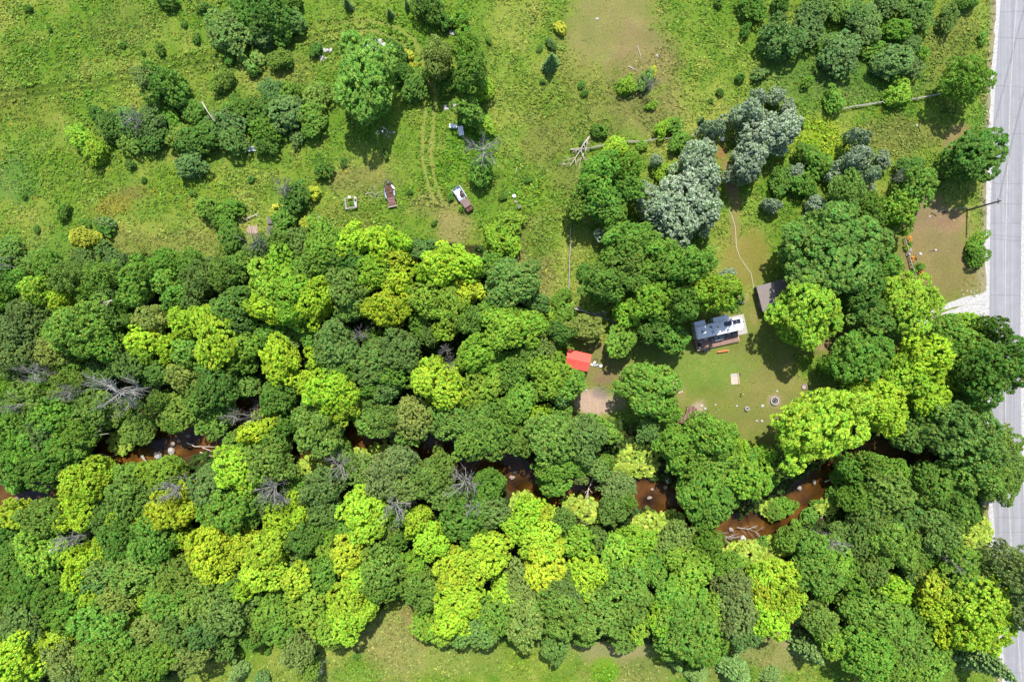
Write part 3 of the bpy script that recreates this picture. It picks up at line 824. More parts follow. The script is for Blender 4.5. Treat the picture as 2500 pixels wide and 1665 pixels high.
T('M', 'dg', '2028 612 255 14, 1998 692 86 8, 2103 703 122, 2132 772 122, 2446 853 84 18, 2418 907 150 18, 2482 902 44 14, 2264 1035 112, 2275 1176 112, 2332 1230 112, 1362 810 70, 689 1039 72')
T('M', 'bg', '818 846 122, 975 854 115, 911 889 122, 1250 690 138, 725 596 78, 1029 614 68, 946 954 72, 1061 607 52, 518 1191 122, 1168 1530 112, 1429 1068 112, 1368 957 82, 257 1384 88, 250 1416 82, 54 1523 122, 2218 1070 82, 2211 1262 82, 1357 1562 98, 1196 1248 88')
# --- finer-leaved trees
T('F', 'ol', '314 1212 112, 307 1162 72, 257 1259 82, 107 1262 112, 339 1391 130, 450 1405 130, 500 1462 130, 571 1426 92, 346 1576 82, 250 1641 82, 168 682 92, 246 675 82, 557 668 92, 586 646 72, 607 632 62, 196 800 150, 257 779 92, 179 871 82, 171 939 98, 71 975 102')
T('F', 'ol', '393 914 62, 439 1004 112 6.5, 393 979 62, 521 1022 100 6.5, 604 943 62 6, 335 1050 92 6, 279 1011 82 6, 229 996 92, 846 707 112, 854 750 82, 1154 782 82, 757 1011 78, 779 1050 130, 904 1036 78, 943 1025 88, 1004 1061 72, 1107 1029 112, 1161 1025 102, 1196 1050 130, 1154 1075 102')
T('F', 'ol', '689 596 72, 646 1134 122, 875 1151 92, 1075 1151 92, 1079 1212 82, 932 1380 115, 929 1426 98, 1025 1434 112, 1521 1419 140, 1536 1462 122, 1368 1484 150, 1450 1498 122, 1496 1509 92, 1429 1548 62, 1375 1273 72, 1600 1334 62, 1671 743 88 14, 1343 1068 130, 1371 1018 66, 1275 1078 84')
T('F', 'ol', '2168 1198 112, 2175 1319 140, 2214 1351 92, 2125 1384 92, 1993 1400 122, 1996 1509 92, 2207 1580 112, 2357 1064 180, 2432 1082 102, 2375 1151 130, 2432 1176 112, 2475 1140 92, 2197 807 72, 1410 500 72, 1528 636 98, 2068 468 92, 2118 490 62, 2125 528 62, 661 1093 92, 825 1096 62, 1646 1566 92, 754 1630 56, 821 1562 46')
T('F', 'og', '71 768 98, 39 814 98, 21 871 102, 64 864 92, 107 1050 102, 643 1223 82, 929 1159 112, 979 1126 92, 982 1194 92, 1271 1426 112, 1796 1484 112, 1786 1426 102, 157 1605 112, 171 1641 92, 729 1584 98, 1512 1190 92 7, 1332 853 62, 2479 1391 130 19, 2479 1480 112 17, 646 611 72, 360 190 62')
T('F', 'ot', '143 857 92, 368 779 84, 454 921 88, 296 1462 92, 368 1534 102, 468 1598 102, 546 1298 62, 1011 1018 112, 1654 1309 78, 1286 1516 122, 1418 1166 38, 1432 800 82 6, 1068 143 90 9')
T('F', 'bg', '786 1187 112, 796 1248 88, 1036 1169 92, 557 1491 122, 450 1526 130, 500 1534 102, 2118 1276 112, 2279 1298 122, 2096 1326 82, 1375 1434 112, 1807 1534 102, 311 882 98, 257 736 66, 471 736 72, 571 786 92, 486 682 92, 1500 1248 82, 1464 1319 62')
T('F', 'gr', '171 982 82, 200 1050 92, 39 1043 112, 136 1014 112, 71 1086 112, 161 1089 102, 14 996 82, 36 693 92, 7 721 72, 21 936 62, 572 1084 66 5, 421 1043 42, 375 1319 122, 1225 1014 92, 1729 1334 88, 1779 1384 82, 2096 1219 82, 221 711 52, 2432 1000 1, 2362 193 116 10, 1538 1226 46')
# --- silvery willows
T('S', 'si', '1705 380 112, 1715 430 112, 1670 475 150, 1607 500 122, 1715 510 122, 1660 545 130, 1740 318 64, 1830 280 102, 1857 325 130, 1840 375 112, 1820 410 92, 1905 320 120, 2096 385 78, 2118 425 64, 2100 332 54', 9)
T('S', 'si', '1603 393 36, 1855 235 42, 2157 390 42, 2036 425 48, 1995 500 62, 1897 235 46, 1925 262 42, 1885 500 44, 2118 470 38, 1945 420 42, 1468 571 44, 1779 673 42', 4)
# --- poplar beside the road, spruces
T('P', 'dg', '2382 380 132 10')
T('P', 'dg', '2407 800 66 13')
T('C', 'bg', '1943 1505 46, 1977 1587 68, 2407 1612 84 12, 1889 1657 42, 1654 1623 38, 1804 1651 76, 1707 1655 46, 575 1648 46, 1345 148 40, 848 8 24, 993 8 22, 952 33 22, 1714 293 20')
# --- shrub thickets and bushes in the fields
T('B', 'dg', '410 5 48, 605 25 92, 660 30 112, 705 5 62, 402 207 116, 238 278 40, 272 312 78, 377 335 72, 465 345 72, 508 330 82, 585 270 82, 1047 12 88, 1082 52 46, 968 125 58, 1010 210 78, 985 180 62, 772 122 34, 1090 195 72, 646 272 88, 648 350 62, 789 415 46, 718 482 76')
T('B', 'dg', '1835 20 72, 1821 72 34, 1907 10 52, 2250 5 62, 2360 5 52, 2225 420 78, 1910 440 72, 1425 668 42, 1464 320 44, 1753 8 26, 622 175 32, 564 582 72, 257 561 42')
T('B', 'bg', '560 75 108, 640 85 72, 720 53 60, 320 300 72, 372 300 78, 463 405 78, 555 310 92, 570 345 72, 258 545 42, 668 230 72, 700 275 92, 725 340 40, 1345 107 28, 1578 195 48, 1853 182 38, 1975 64 88, 1990 15 72, 1905 95 108, 2050 132 102, 2118 64 82, 2085 40 62, 2236 40 78, 2175 152 92, 2220 160 62, 2220 110 52, 2170 5 72, 2312 48 56, 214 632 66, 286 639 62, 250 604 42, 639 1655 42')
T('B', 'gr', '680 72 76, 478 275 68, 415 290 58, 508 508 62, 564 505 58, 550 540 62, 155 518 38, 1120 48 48, 1132 80 42, 705 228 68, 765 285 78, 646 315 72, 760 318 52, 695 535 68, 1175 422 74, 1646 307 42, 1568 357 30, 2190 75 72, 2132 118 48, 2253 132 36, 2035 243 62, 2400 93 30, 2193 200 40, 1983 392 88, 1957 447 74, 2232 460 112 8, 2193 515 98 8, 2385 590 48, 2385 625 54')
T('B', 'gr', '1371 725 52, 1375 764 62, 1921 1241 62, 1893 1248 56, 2003 1237 36, 1660 345 62, 1693 1605 52, 1971 200 32, 1130 508 20, 2247 652 24, 2223 597 14')
T('B', 'yg', '193 332 68, 232 372 68, 1182 222 54, 1183 308 58, 1528 210 52, 1591 258 28, 1621 312 50, 1500 365 68, 1625 420 60, 2190 232 68, 1240 545 78, 1225 590 92, 1332 771 58, 1250 600 60, 2213 605 16, 2232 660 18, 1225 560 50, 1993 703 52')
T('B', 'ol', '320 340 72, 437 335 68, 545 195 58, 607 160 42, 682 146 52, 775 232 72, 2050 18 68, 21 614 72, 2300 443 30, 564 1601 38, 630 140 42')
T('B', 'ye', '204 582 66, 997 135 28, 1010 165 28, 766 472 38, 739 490 22, 753 543 42, 686 558 30, 678 515 42, 1366 68 34, 311 1487 46, 179 1541 42, 1807 1151 30, 1675 1194 24, 1596 175 24')
# small bushes dotted over the fields
T('B', 'dg', '1318 116 18, 1325 200 15, 1418 208 20, 1428 227 18, 1757 225 20, 1736 247 16, 1807 190 26, 1953 307 20, 839 397 22, 941 378 22, 1228 482 22, 1193 100 17, 318 403 26, 614 438 20, 208 543 24, 560 150 26, 704 150 32, 654 1587 22, 871 1601 18, 350 440 16, 120 70 16, 300 110 18, 480 95 24, 390 120 30, 450 60 18, 90 560 20, 60 480 16, 1100 480 22, 1060 545 16, 500 20 30, 860 500 14, 1290 440 20, 1480 640 30, 470 470 20, 1000 470 16, 780 395 18, 1420 350 16, 70 20 20, 350 130 14, 320 700 20')
T('D', 'og', '338 300 56, 1182 378 90, 700 465 50, 1586 214 38, 21 650 72, 339 950 112, 211 954 48, 132 911 52, 586 1011 42, 689 1176 68, 707 1205 42, 846 1130 72, 979 1219 78, 1136 1169 78, 1161 1223 42, 893 818 44, 1093 854 34, 1107 882 38, 221 1294 40, 461 1176 60, 211 1637 34, 2185 437 32, 2196 1648 52, 779 1623 40, 95 980 60, 2010 1310 46, 2290 1350 40, 650 600 50, 640 1010 44')

T('B', 'gr', '1980 1262 44, 2045 1212 54, 2062 1176 60, 1948 1292 40, 28 1188 46, 1870 1330 40, 2110 1140 60')
# lower trees that fill the woods between the tall crowns
_fr = random.Random(5)
for _y in range(650, 1600, 34):
    for _x in range(-30, 2400, 36):
        qx_, qy_ = _x + _fr.uniform(-12, 12), _y + _fr.uniform(-12, 12)
        if not inpoly(np.array([qx_]), np.array([qy_]), WOODS)[0] or polydist(np.array([qx_]), np.array([qy_]), STREAM)[0] < 62: continue
        if (1365 < qx_ < 1560 and qy_ < 1040): continue
        if any(math.hypot((qx_ - b[0]) / (b[2] + 34), (qy_ - b[1]) / (b[3] + 34)) < 1 for b in BANK): continue
        if min(math.hypot(qx_ - t[2], qy_ - t[3]) / (t[4] * .5) for t in TREES) > .97:
            TREES.append(['F', _fr.choice(('gr', 'gr', 'dg', 'bg', 'ol')), qx_, qy_, _fr.uniform(58, 76), _fr.uniform(6.0, 8.0)])

LAND = [((888, 195), 'the big maple in the upper left field', 20), ((1412, 880), 'the red canopy', 95), ((1758, 801), 'the white trailer', 95), ((1865, 725), 'the brown-roofed shed', 90),
        ((1890, 978), 'the fire ring', 100), ((2361, 514), 'the utility pole', 110), ((2236, 622), 'the flagpole', 60), ((950, 475), 'the rusty vehicle frame', 80), ((1125, 485), 'the wrecked pickup', 70),
        ((645, 550), 'the collapsed grey boards', 80), ((1675, 1010), 'the rusty metal roof', 90), ((1118, 318), 'the white appliances', 60), ((1793, 925), 'the horseshoe pit', 60), ((2340, 750), 'the gravel driveway', 90),
        ((2180, 250), 'the split-rail fence at upper right', 70), ((1412, 375), 'the fallen grey tree', 70), ((920, 112), 'the white boulder pile', 60), ((860, 497), 'the grey metal frame', 50)]


def zone(x, y):
    if y > streamy(x) and x < 2330 and inpoly(np.array([x]), np.array([y]), WOODS)[0] or y > 1180: return 'in the wood below the stream'
    if y < 560 and x < 1250: return 'in the upper left field'
    if y < 300 and x >= 1690: return 'in the thicket at upper right'
    if y < 300: return 'in the dry field at top'
    if x > 1960 and y > 600: return 'in the grove between lawn and road'
    if x > 1380 and y < 870: return 'in the grove around the trailer'
    if x >= 1300: return 'on the bank between lawn and stream'
    return 'in the wood above the stream'


def sizeword(d):
    return 'tiny' if d < 25 else 'small' if d < 55 else 'medium' if d < 95 else 'broad' if d < 135 else 'huge'


TREES = [t for t in TREES if t[4] > 5]
placed = []
rr = random.Random(11)
for kind, col, px, py, d, hh in TREES:
    if kind == 'M': pk = 'ML' if d > 95 else 'MM'
    elif kind == 'F': pk = 'FL' if d > 80 else 'FM'
    elif kind == 'B': pk = 'BS' if d < 50 else 'FM' if col in ('bg', 'ol', 'dg') else 'MM'
    elif kind == 'S': pk = 'SL' if d > 60 else 'SS'
    elif kind == 'P': pk = 'CO'
    elif kind == 'C': pk = 'SP'
    else: pk = None
    dm = d / PPM * .93
    if hh: h = hh
    elif kind in 'MF': h = 4.6 + dm * .78 + rr.uniform(-1.0, 1.4)
    elif kind == 'B': h = max(.5, dm * .72 * rr.uniform(.85, 1.15))
    elif kind == 'D': h = (6.5 + dm * .9 + rr.uniform(0, 2)) if inpoly(np.array([px]), np.array([py]), WOODS)[0] else 2.5 + dm * .8
    elif kind == 'C': h = dm * 1.75
    else: h = 3 + dm * .8
    if kind == 'M' and col in ('yl', 'lm'): h += 1.0
    g0 = None
    zc = h * .68 if kind in 'MFSP' else h * .5
    w = G(px, py, zc)
    g0 = gz(1250 + w.x * PPM, 832.5 - w.y * PPM)
    placed.append(dict(kind=kind, col=col, px=px, py=py, d=d, h=h, zc=zc, w=w, g0=g0, pk=pk))

# labels: what stands beside it, else its place among its own kind
from collections import defaultdict
for t in placed:
    t['look'] = (sizeword(t['d']) + ' ' + ('grey ' if t['kind'] == 'D' else COLS[t['col']][1] + ' ') + WORD[t['kind']])
    t['lab'] = None
    for (lx_, ly_), nm, rad in LAND:
        q = math.hypot(t['px'] - lx_, t['py'] - ly_)
        if q < rad + t['d'] * .3 and q > 12:
            a, b = t['px'] - lx_, t['py'] - ly_
            side = ('right of' if a > 0 else 'left of') if abs(a) > abs(b) else ('below' if b > 0 else 'above')
            t['lab'] = '%s just %s %s' % (t['look'], side, nm); break
cnt = defaultdict(list)
for t in placed: cnt[t['lab']].append(t)
for k, v in cnt.items():
    if k is None or len(v) > 1:
        for t in v: t['lab'] = None
cnt = defaultdict(list)
for t in placed:
    t['zone'] = zone(t['px'], t['py'])
    if t['lab'] is None: cnt[(t['look'], t['zone'])].append(t)
for (lk, zn), v in cnt.items():
    v.sort(key=lambda q: q['px'])
    for i, t in enumerate(v):
        o = ordinal(i, len(v))
        t['lab'] = ('%s %s %s' % (o, lk, zn)).strip() if o != '' else 'the only %s %s' % (lk, zn)

for i, t in enumerate(placed):
    k = t['kind']; h = t['h']; w = t['w']
    R = t['d'] / 2 / PPM * (CAM_H - t['zc']) / CAM_H * 1.05
    root = tag(link(KIND[k], None, None, (w.x, w.y, t['g0'] - .03), rr.uniform(0, 6.28)), t['lab'],
               'dead tree' if k == 'D' else 'shrub' if k == 'B' else 'tree', {'D': 'bare dead trees', 'B': 'shrubs', 'C': 'spruces', 'S': 'silvery willows', 'P': 'poplars'}.get(k, 'trees ' + t['zone']))
    cs = np.array(COLS[t['col']][0], float)
    if k in 'MF': cs = cs * .8 + np.array([128, 172, 64]) * .2
    c = alb(cs, {'lm': 2.35, 'yl': 2.35, 'yg': 2.2, 'si': 1.75}.get(t['col'], 2.0)) * rr.uniform(.86, 1.12)
    c = c * np.array([rr.uniform(.92, 1.1), 1, rr.uniform(.85, 1.15)])
    if k == 'D':
        link('branches', rr.choice(DEAD), root, None, 0, (R, R, h)); continue
    pk = t['pk']; me = rr.choice(PROTO[pk])
    ex = rr.uniform(.85, 1.18) if t['d'] > 60 else rr.uniform(.72, 1.38)
    base = {'M': .36, 'F': .34, 'B': .0, 'S': .15, 'P': .18, 'C': .0}[k]
    ch = h * (1 - base)
    link('crown', me, root, (0, 0, h * base), 0, (R / PR[pk] * ex, R / PR[pk] / ex, ch / PH[pk] * 1.04), c)
    link('trunk', rr.choice(TRUNK), root, None, rr.uniform(0, 6), (h * (.6 if k == 'C' else 1), h * (.6 if k == 'C' else 1), h * (.9 if k == 'C' else 1)))


# ================================================================== things in the yard
M['white'] = mat('white_membrane', (.72, .73, .74), .5, .4, noise=.10, nscale=1.2)
M['whitemetal'] = mat('white_metal', (.68, .70, .71), .4, .5, noise=.15, nscale=2)
M['greymetal'] = mat('grey_metal', (.22, .23, .24), .5, .5, noise=.3, nscale=4)
M['darkmetal'] = mat('dark_metal', (.05, .05, .055), .5, .5)
M['solar'] = mat('solar_cell', (.012, .016, .035), .2, .6)
M['glass'] = mat('dark_glass', (.02, .025, .03), .1, .6)
M['tyre'] = mat('tyre', (.025, .025, .025), .9, .2)
M['deck'] = mat('deck_board', (.30, .185, .155), .8, .2, noise=.35, nscale=3)
M['roofbrown'] = mat('taupe_roof', (.215, .180, .170), .5, .4, noise=.15, nscale=1.5)
M['shedwall'] = mat('shed_siding', (.10, .105, .10), .8, .2, noise=.25, nscale=2)
M['canopy'] = mat('red_canvas', (.78, .10, .075), .75, .25, noise=.12, nscale=1.2, bump=.2, bscale=2)
M['rust'] = mat('rusted_sheet', (.10, .05, .04), .8, .25, noise=.5, nscale=3, col2=(.22, .13, .11), bump=.3, bscale=8)
M['rust2'] = mat('rusted_steel', (.15, .08, .06), .9, .15, noise=.6, nscale=3.5, col2=(.035, .022, .018), bump=.4, bscale=10)
M['purplerust'] = mat('faded_maroon_paint', (.20, .125, .12), .6, .35, noise=.4, nscale=3)
M['bluepanel'] = mat('faded_blue_paint', (.33, .42, .55), .5, .4, noise=.3, nscale=3)
M['sand'] = mat('sand', (.50, .40, .33), .95, .1, noise=.25, nscale=4, bump=.4, bscale=8)
M['pine'] = mat('pale_timber', (.55, .42, .28), .8, .2, noise=.25, nscale=4)
M['orange'] = mat('orange_paint', (.62, .16, .05), .5, .4, noise=.2, nscale=4)
M['concrete'] = mat('concrete', (.38, .36, .34), .9, .15, noise=.25, nscale=2.5, bump=.3, bscale=10)
M['ash'] = mat('ash', (.05, .05, .052), .95, .1, noise=.6, nscale=9, col2=(.16, .155, .15), bump=.8, bscale=12)
M['pole'] = mat('utility_pole_wood', (.13, .115, .105), .9, .15, noise=.4, nscale=4)
M['wire'] = mat('wire', (.03, .03, .032), .6, .3)
M['flagred'] = mat('flag_red', (.60, .02, .03), .8, .2)
M['flagwhite'] = mat('flag_white', (.8, .8, .8), .8, .2)
M['hose'] = mat('pale_hose', (.62, .60, .52), .5, .4)
M['black'] = mat('black_plastic', (.02, .02, .022), .5, .4)
M['chair'] = mat('grey_chair_plastic', (.16, .19, .19), .5, .4)
M['bloom'] = mat('orange_bloom', (.70, .25, .03), .7, .2)
M['bluegrey'] = mat('blue_grey_sheet', (.30, .37, .46), .4, .5, noise=.3, nscale=3)
M['redbrown'] = mat('red_brown_board', (.42, .30, .27), .85, .15, noise=.35, nscale=5)

# ---------------- travel trailer
RVZ = math.radians(12.8)
rv0 = Vector((38.6, 2.4, 0))
RVM = Matrix.Translation(rv0) @ Matrix.Rotation(RVZ, 4, 'Z')
t = thing('travel_trailer', 'long white travel trailer with solar panels and slide-outs beside the wooden deck', 'trailer', rv0, RVZ)
out = [(-4.5, -1.18), (3.7, -1.18), (4.15, -1.08), (4.42, -.75), (4.52, 0), (4.42, .75), (4.15, 1.08), (3.7, 1.18), (-4.5, 1.18)]
part('body', MB().prism(out, .55, 3.08), 'whitemetal', t)
part('roof', MB().prism([(x * .995, y * 1.02) for x, y in out], 3.083, 3.21, .03).prism([(x * .96, y * .9) for x, y in out], 3.212, 3.27, .02), 'white', t)
for x0, x1 in ((-4.35, -2.35), (-.75, 2.1)):
    s = part('slide_out', MB().box(((x0 + x1) / 2, 1.62, 1.85), (x1 - x0, .86, 2.1)), 'whitemetal', t)
    part('slide_roof', MB().box(((x0 + x1) / 2, 1.64, 2.94), (x1 - x0 + .08, .92, .06)), 'white', s)
    part('window', MB().box(((x0 + x1) / 2, 2.062, 2.1), ((x1 - x0) * .5, .03, .7)), 'glass', s)
for x in (1.35, 2.1, 3.0, 3.75):
    p = part('solar_panel', MB().box((x - .1, .48, 3.35), (.66, .78, .035)), 'solar', t)
    part('panel_frame', MB().box((x - .1, .48, 3.325), (.72, .84, .03)), 'greymetal', p)
for x, y in ((-3.3, .05), (-.35, .2), (.35, .75), (-1.6, .55)):
    part('roof_vent', MB().disc((x, y, 3.27), .24, .13, 12), 'greymetal' if x < -.3 else 'white', t)
for x, y in ((-1.4, -.55), (2.6, -.25)):
    part('skylight', MB().box((x, y, 3.31), (.42, .55, .10), taper=.85), 'bluegrey', t)
part('air_conditioner', MB().box((-.9, .05, 3.40), (1.0, .72, .26), taper=.82), 'white', t, .03)
part('antenna', MB().tube([(-2.1, 1.0, 3.2), (-2.0, 1.35, 3.6), (-1.75, 1.9, 3.62)], .025, 5), 'whitemetal', t)
for x, w in ((-3.4, 1.0), (-.6, 1.4), (1.1, .8), (3.3, .8)):
    part('window', MB().box((x, -1.192, 2.0), (w, .03, .7)), 'glass', t)
for x in (-2.3, 2.2):
    d = part('door', MB().box((x, -1.195, 1.62), (.72, .03, 1.95)), 'whitemetal', t)
    part('handle', MB().box((x + .27, -1.225, 1.6), (.05, .04, .16)), 'darkmetal', d)
    s = MB()
    for k in range(3): s.box((x, -1.32 - .16 * k, .92 - .13 * k), (.66, .09, .035))
    part('entry_step', s, 'whitemetal', t)
for x in (-.55, .35):
    for y in (-1.0, 1.0):
        w = link('wheel', MB().mesh('wheel', None), t, (x, y, .36))
        w.data = MB().ring((0, 0, 0), .22, .36, -.1, .1, 20).mesh('tyre', M['tyre']); w.rotation_euler = (math.pi / 2, 0, 0)
        rm = link('rim', MB().disc((0, 0, -.06), .215, .12, 16).mesh('rim', M['greymetal']), w)
part('hitch', MB().tube([(4.3, -.55, .6), (5.55, 0, .6)], .06, 5).tube([(4.3, .55, .6), (5.5, .03, .6)], .06, 5).tube([(5.4, 0, .05), (5.4, 0, .95)], .04, 6), 'darkmetal', t)
part('gas_bottle', MB().disc((4.85, .16, .62), .15, .5, 14), 'whitemetal', t); part('gas_bottle', MB().disc((4.85, -.18, .62), .15, .5, 14), 'whitemetal', t)
part('chassis', MB().box((0, 0, .47), (8.6, 1.5, .14)), 'darkmetal', t)
part('ladder', MB().tube([(-4.56, .3, .9), (-4.56, .3, 3.25)], .02, 5).tube([(-4.56, .7, .9), (-4.56, .7, 3.25)], .02, 5).tube([(-4.56, .3, 1.5), (-4.56, .7, 1.5)], .02, 5).tube([(-4.56, .3, 2.2), (-4.56, .7, 2.2)], .02, 5), 'greymetal', t)

pad = tag(link('concrete_pad', MB().prism([(1.6, -2.25), (5.7, -2.3), (5.95, -2.05), (5.95, 1.45), (1.6, 1.5)], -.02, .05).mesh('concrete_pad', M['concrete']), None, rv0, RVZ), 'pale grey concrete pad under the nose of the white trailer', 'pad')
structure(pad)

# ---------------- deck
t = thing('deck', 'raised reddish wooden deck along the lower side of the white trailer', 'deck', rv0, RVZ)
bw = .148
bm_ = None
for k in range(14):
    y = -1.33 - k * bw
    x0, x1 = -4.4 + (k % 3) * .01, 3.85
    o = link('board', MB().box((0, 0, 0), (8.25, bw - .012, .035)).mesh('board', M['deck']) if bm_ is None else bm_, t, (-.275, y, .52)); bm_ = o.data
part('frame', MB().box((-.275, -2.3, .40), (8.2, 1.98, .17)), 'greyplank', t)
part('fascia', MB().box((-.275, -3.42, .44), (8.3, .03, .20)), 'pine', t)
pm = None
for x in (-4.2, -1.5, 1.2, 3.6):
    for y in (-1.5, -3.2):
        o = link('post', MB().box((0, 0, 0), (.1, .1, .34)).mesh('post', M['greyplank']) if pm is None else pm, t, (x, y, .15)); pm = o.data
part('rail', MB().box((-4.38, -2.35, 1.0), (.1, 2.0, .04)).box((-4.38, -1.4, .77), (.09, .09, .46)).box((-4.38, -3.3, .77), (.09, .09, .46)), 'deck', t)
part('rail', MB().box((-3.6, -3.33, 1.0), (1.5, .1, .04)).box((-2.9, -3.33, .77), (.09, .09, .46)), 'pine', t)  # pale strip added here, its colour painting in the sunlit deck edge
st = part('stairs', MB().box((-2.6, -3.55, .36), (.9, .26, .04)).box((-2.6, -3.82, .20), (.9, .26, .04)), 'greyplank', t)
part('stringer', MB().box((-3.02, -3.68, .16), (.05, .5, .30)).box((-2.18, -3.68, .16), (.05, .5, .30)), 'greyplank', st)
part('bench_step', MB().box((3.75, -2.5, .35), (.5, 1.5, .05)).box((3.75, -2.5, .17), (.4, 1.3, .30)), 'pine', t)


def onrv(x, y, z): return RVM @ Vector((x, y, z))


DZ = .5375
t = thing('patio_table', 'grey rectangular patio table on the deck under the trailer wall', 'table', onrv(0, -1.88, DZ), RVZ)
part('table_top', MB().box((0, 0, .70), (1.7, .95, .05)), 'greymetal', t, .01)
part('burner', MB().box((0, 0, .735), (.34, .26, .03)), 'black', t)
for sx in (-1, 1):
    for sy in (-1, 1): part('leg', MB().tube([(sx * .75, sy * .38, 0), (sx * .75, sy * .38, .69)], .03, 6), 'darkmetal', t)


def round_chair(loc, rz, label):
    t = thing('patio_chair', label, 'chair', loc, rz, 'patio chairs on the deck')
    part('seat', MB().disc((0, 0, .38), .34, .06, 16), 'chair', t)
    b = MB(); n = 9
    for k in range(n):
        a = math.pi * (.12 + .76 * k / (n - 1))
        b.box((.36 * math.cos(a), .36 * math.sin(a), .66), (.05, .15, .46), a)
    part('backrest', b, 'chair', t)
    for k in range(4):
        a = math.pi / 4 + k * math.pi / 2
        part('leg', MB().tube([(.30 * math.cos(a), .30 * math.sin(a), 0), (.24 * math.cos(a), .24 * math.sin(a), .39)], .022, 5), 'darkmetal', t)


round_chair(onrv(-1.2, -2.0, DZ), RVZ + 1.6, 'round grey patio chair at the left end of the deck table')
round_chair(onrv(1.2, -1.76, DZ), RVZ - 1.4, 'round grey patio chair at the right end of the deck table')
round_chair(onrv(3.05, -1.85, DZ), RVZ + .4, 'round grey patio chair alone at the right end of the deck')
t = thing('barbecue', 'black barbecue grill at the left end of the deck', 'barbecue', onrv(-3.75, -2.35, DZ), RVZ + 1.2)
part('firebox', MB().box((0, 0, .80), (.62, .46, .22), taper=1.05), 'black', t, .03)
part('lid', MB().box((0, 0, 1.0), (.64, .48, .20), taper=.72), 'black', t, .03)
part('side_shelf', MB().box((.52, 0, .86), (.36, .40, .03)), 'greymetal', t); part('side_shelf', MB().box((-.52, 0, .86), (.36, .40, .03)), 'greymetal', t)
part('cart', MB().box((0, 0, .08), (.6, .42, .05)).tube([(-.27, -.18, 0), (-.27, -.18, .7)], .02, 5).tube([(.27, -.18, 0), (.27, -.18, .7)], .02, 5).tube([(-.27, .18, 0), (-.27, .18, .7)], .02, 5).tube([(.27, .18, 0), (.27, .18, .7)], .02, 5), 'darkmetal', t)
p = G(1764, 857)
t = thing('bench', 'long narrow orange-red bench on the lawn below the deck', 'bench', p, math.radians(8))
part('seat', MB().prism([(-1.12, -.10), (-.9, -.17), (.9, -.15), (1.12, -.05), (1.12, .05), (.9, .15), (-.9, .15), (-1.12, .06)], .40, .45), 'orange', t)
for x in (-.75, .75): part('leg', MB().box((x, 0, .2), (.07, .28, .40)), 'orange', t)

# ---------------- shed
SHZ = math.radians(14.3)
zr = 2.25
e0 = G(1846, 699, zr); e1 = G(1862.5, 761.4, zr)
eave = (e1 - e0).length
c0 = (e0 + e1) / 2
ux = Matrix.Rotation(SHZ, 3, 'Z') @ Vector((1, 0, 0))
sc_ = c0 + ux * 2.75
t = thing('shed', 'shed with a ribbed taupe metal roof half hidden under a tree', 'shed', (sc_.x, sc_.y, 0), SHZ)
part('wall', MB().box((0, 0, 1.1), (4.9, eave - .3, 2.2)).add([(-2.45, -(eave - .3) / 2, 2.2), (2.45, -(eave - .3) / 2, 2.2), (0, -(eave - .3) / 2, 2.95), (-2.45, (eave - .3) / 2, 2.2), (2.45, (eave - .3) / 2, 2.2), (0, (eave - .3) / 2, 2.95)], [(0, 1, 2), (5, 4, 3)]), 'shedwall', t)
rib = None; rp = None
sl = math.atan2(.82, 2.75)
for s in (-1, 1):
    r = MB()
    L = math.hypot(2.75, .82)
    r.box((s * 1.375, 0, 2.25 + .41), (L, eave, .05), 0, 0, s * sl)
    ro = part('roof_sheet', r, 'roofbrown', t)
    for k in range(17):
        y = -eave / 2 + .12 + k * (eave - .24) / 16
        o = link('rib', MB().box((0, 0, 0), (L, .05, .035)).mesh('rib', M['roofbrown']) if rib is None else rib, ro, (s * 1.375, y, 2.25 + .41 + .044)); rib = o.data
        o.rotation_euler = (0, s * sl, 0)
part('ridge_cap', MB().box((0, 0, 3.11), (.34, eave + .04, .03)), 'roofbrown', t)
d = part('door', MB().box((-2.47, -1.0, 1.0), (.04, 1.1, 1.95)), 'greyplank', t); part('handle', MB().box((-2.5, -.6, 1.0), (.05, .04, .15)), 'darkmetal', d)
part('window', MB().box((-2.47, 1.0, 1.4), (.04, .9, .7)), 'glass', t)
hp = [(1773, 498), (1786, 525), (1795, 553), (1798, 604), (1807, 630), (1821, 650), (1834, 668), (1838, 690), (1840, 704)]
tag(link('hose', MB().tube([G(x, y, .06) for x, y in hp], .035, 5).mesh('hose', M['hose'])), 'thin pale hose curving over the grass to the shed corner', 'hose')
t = thing('storage_box', 'low grey wooden box at the edge of the trees left of the shed', 'box', G(1810, 737), math.radians(20))
part('box', MB().box((0, 0, .25), (.95, .62, .5)), 'greyplank', t); part('lid', MB().box((0, 0, .53), (1.02, .70, .05)), 'greyplank', t)
t = thing('well_box', 'small white box at the top of the worn path between the willows', 'box', G(1762.5, 342), math.radians(-25))
part('box', MB().box((0, 0, .3), (.5, .72, .6)), 'whitemetal', t, .02); part('lid', MB().box((0, 0, .62), (.56, .78, .05)), 'white', t)

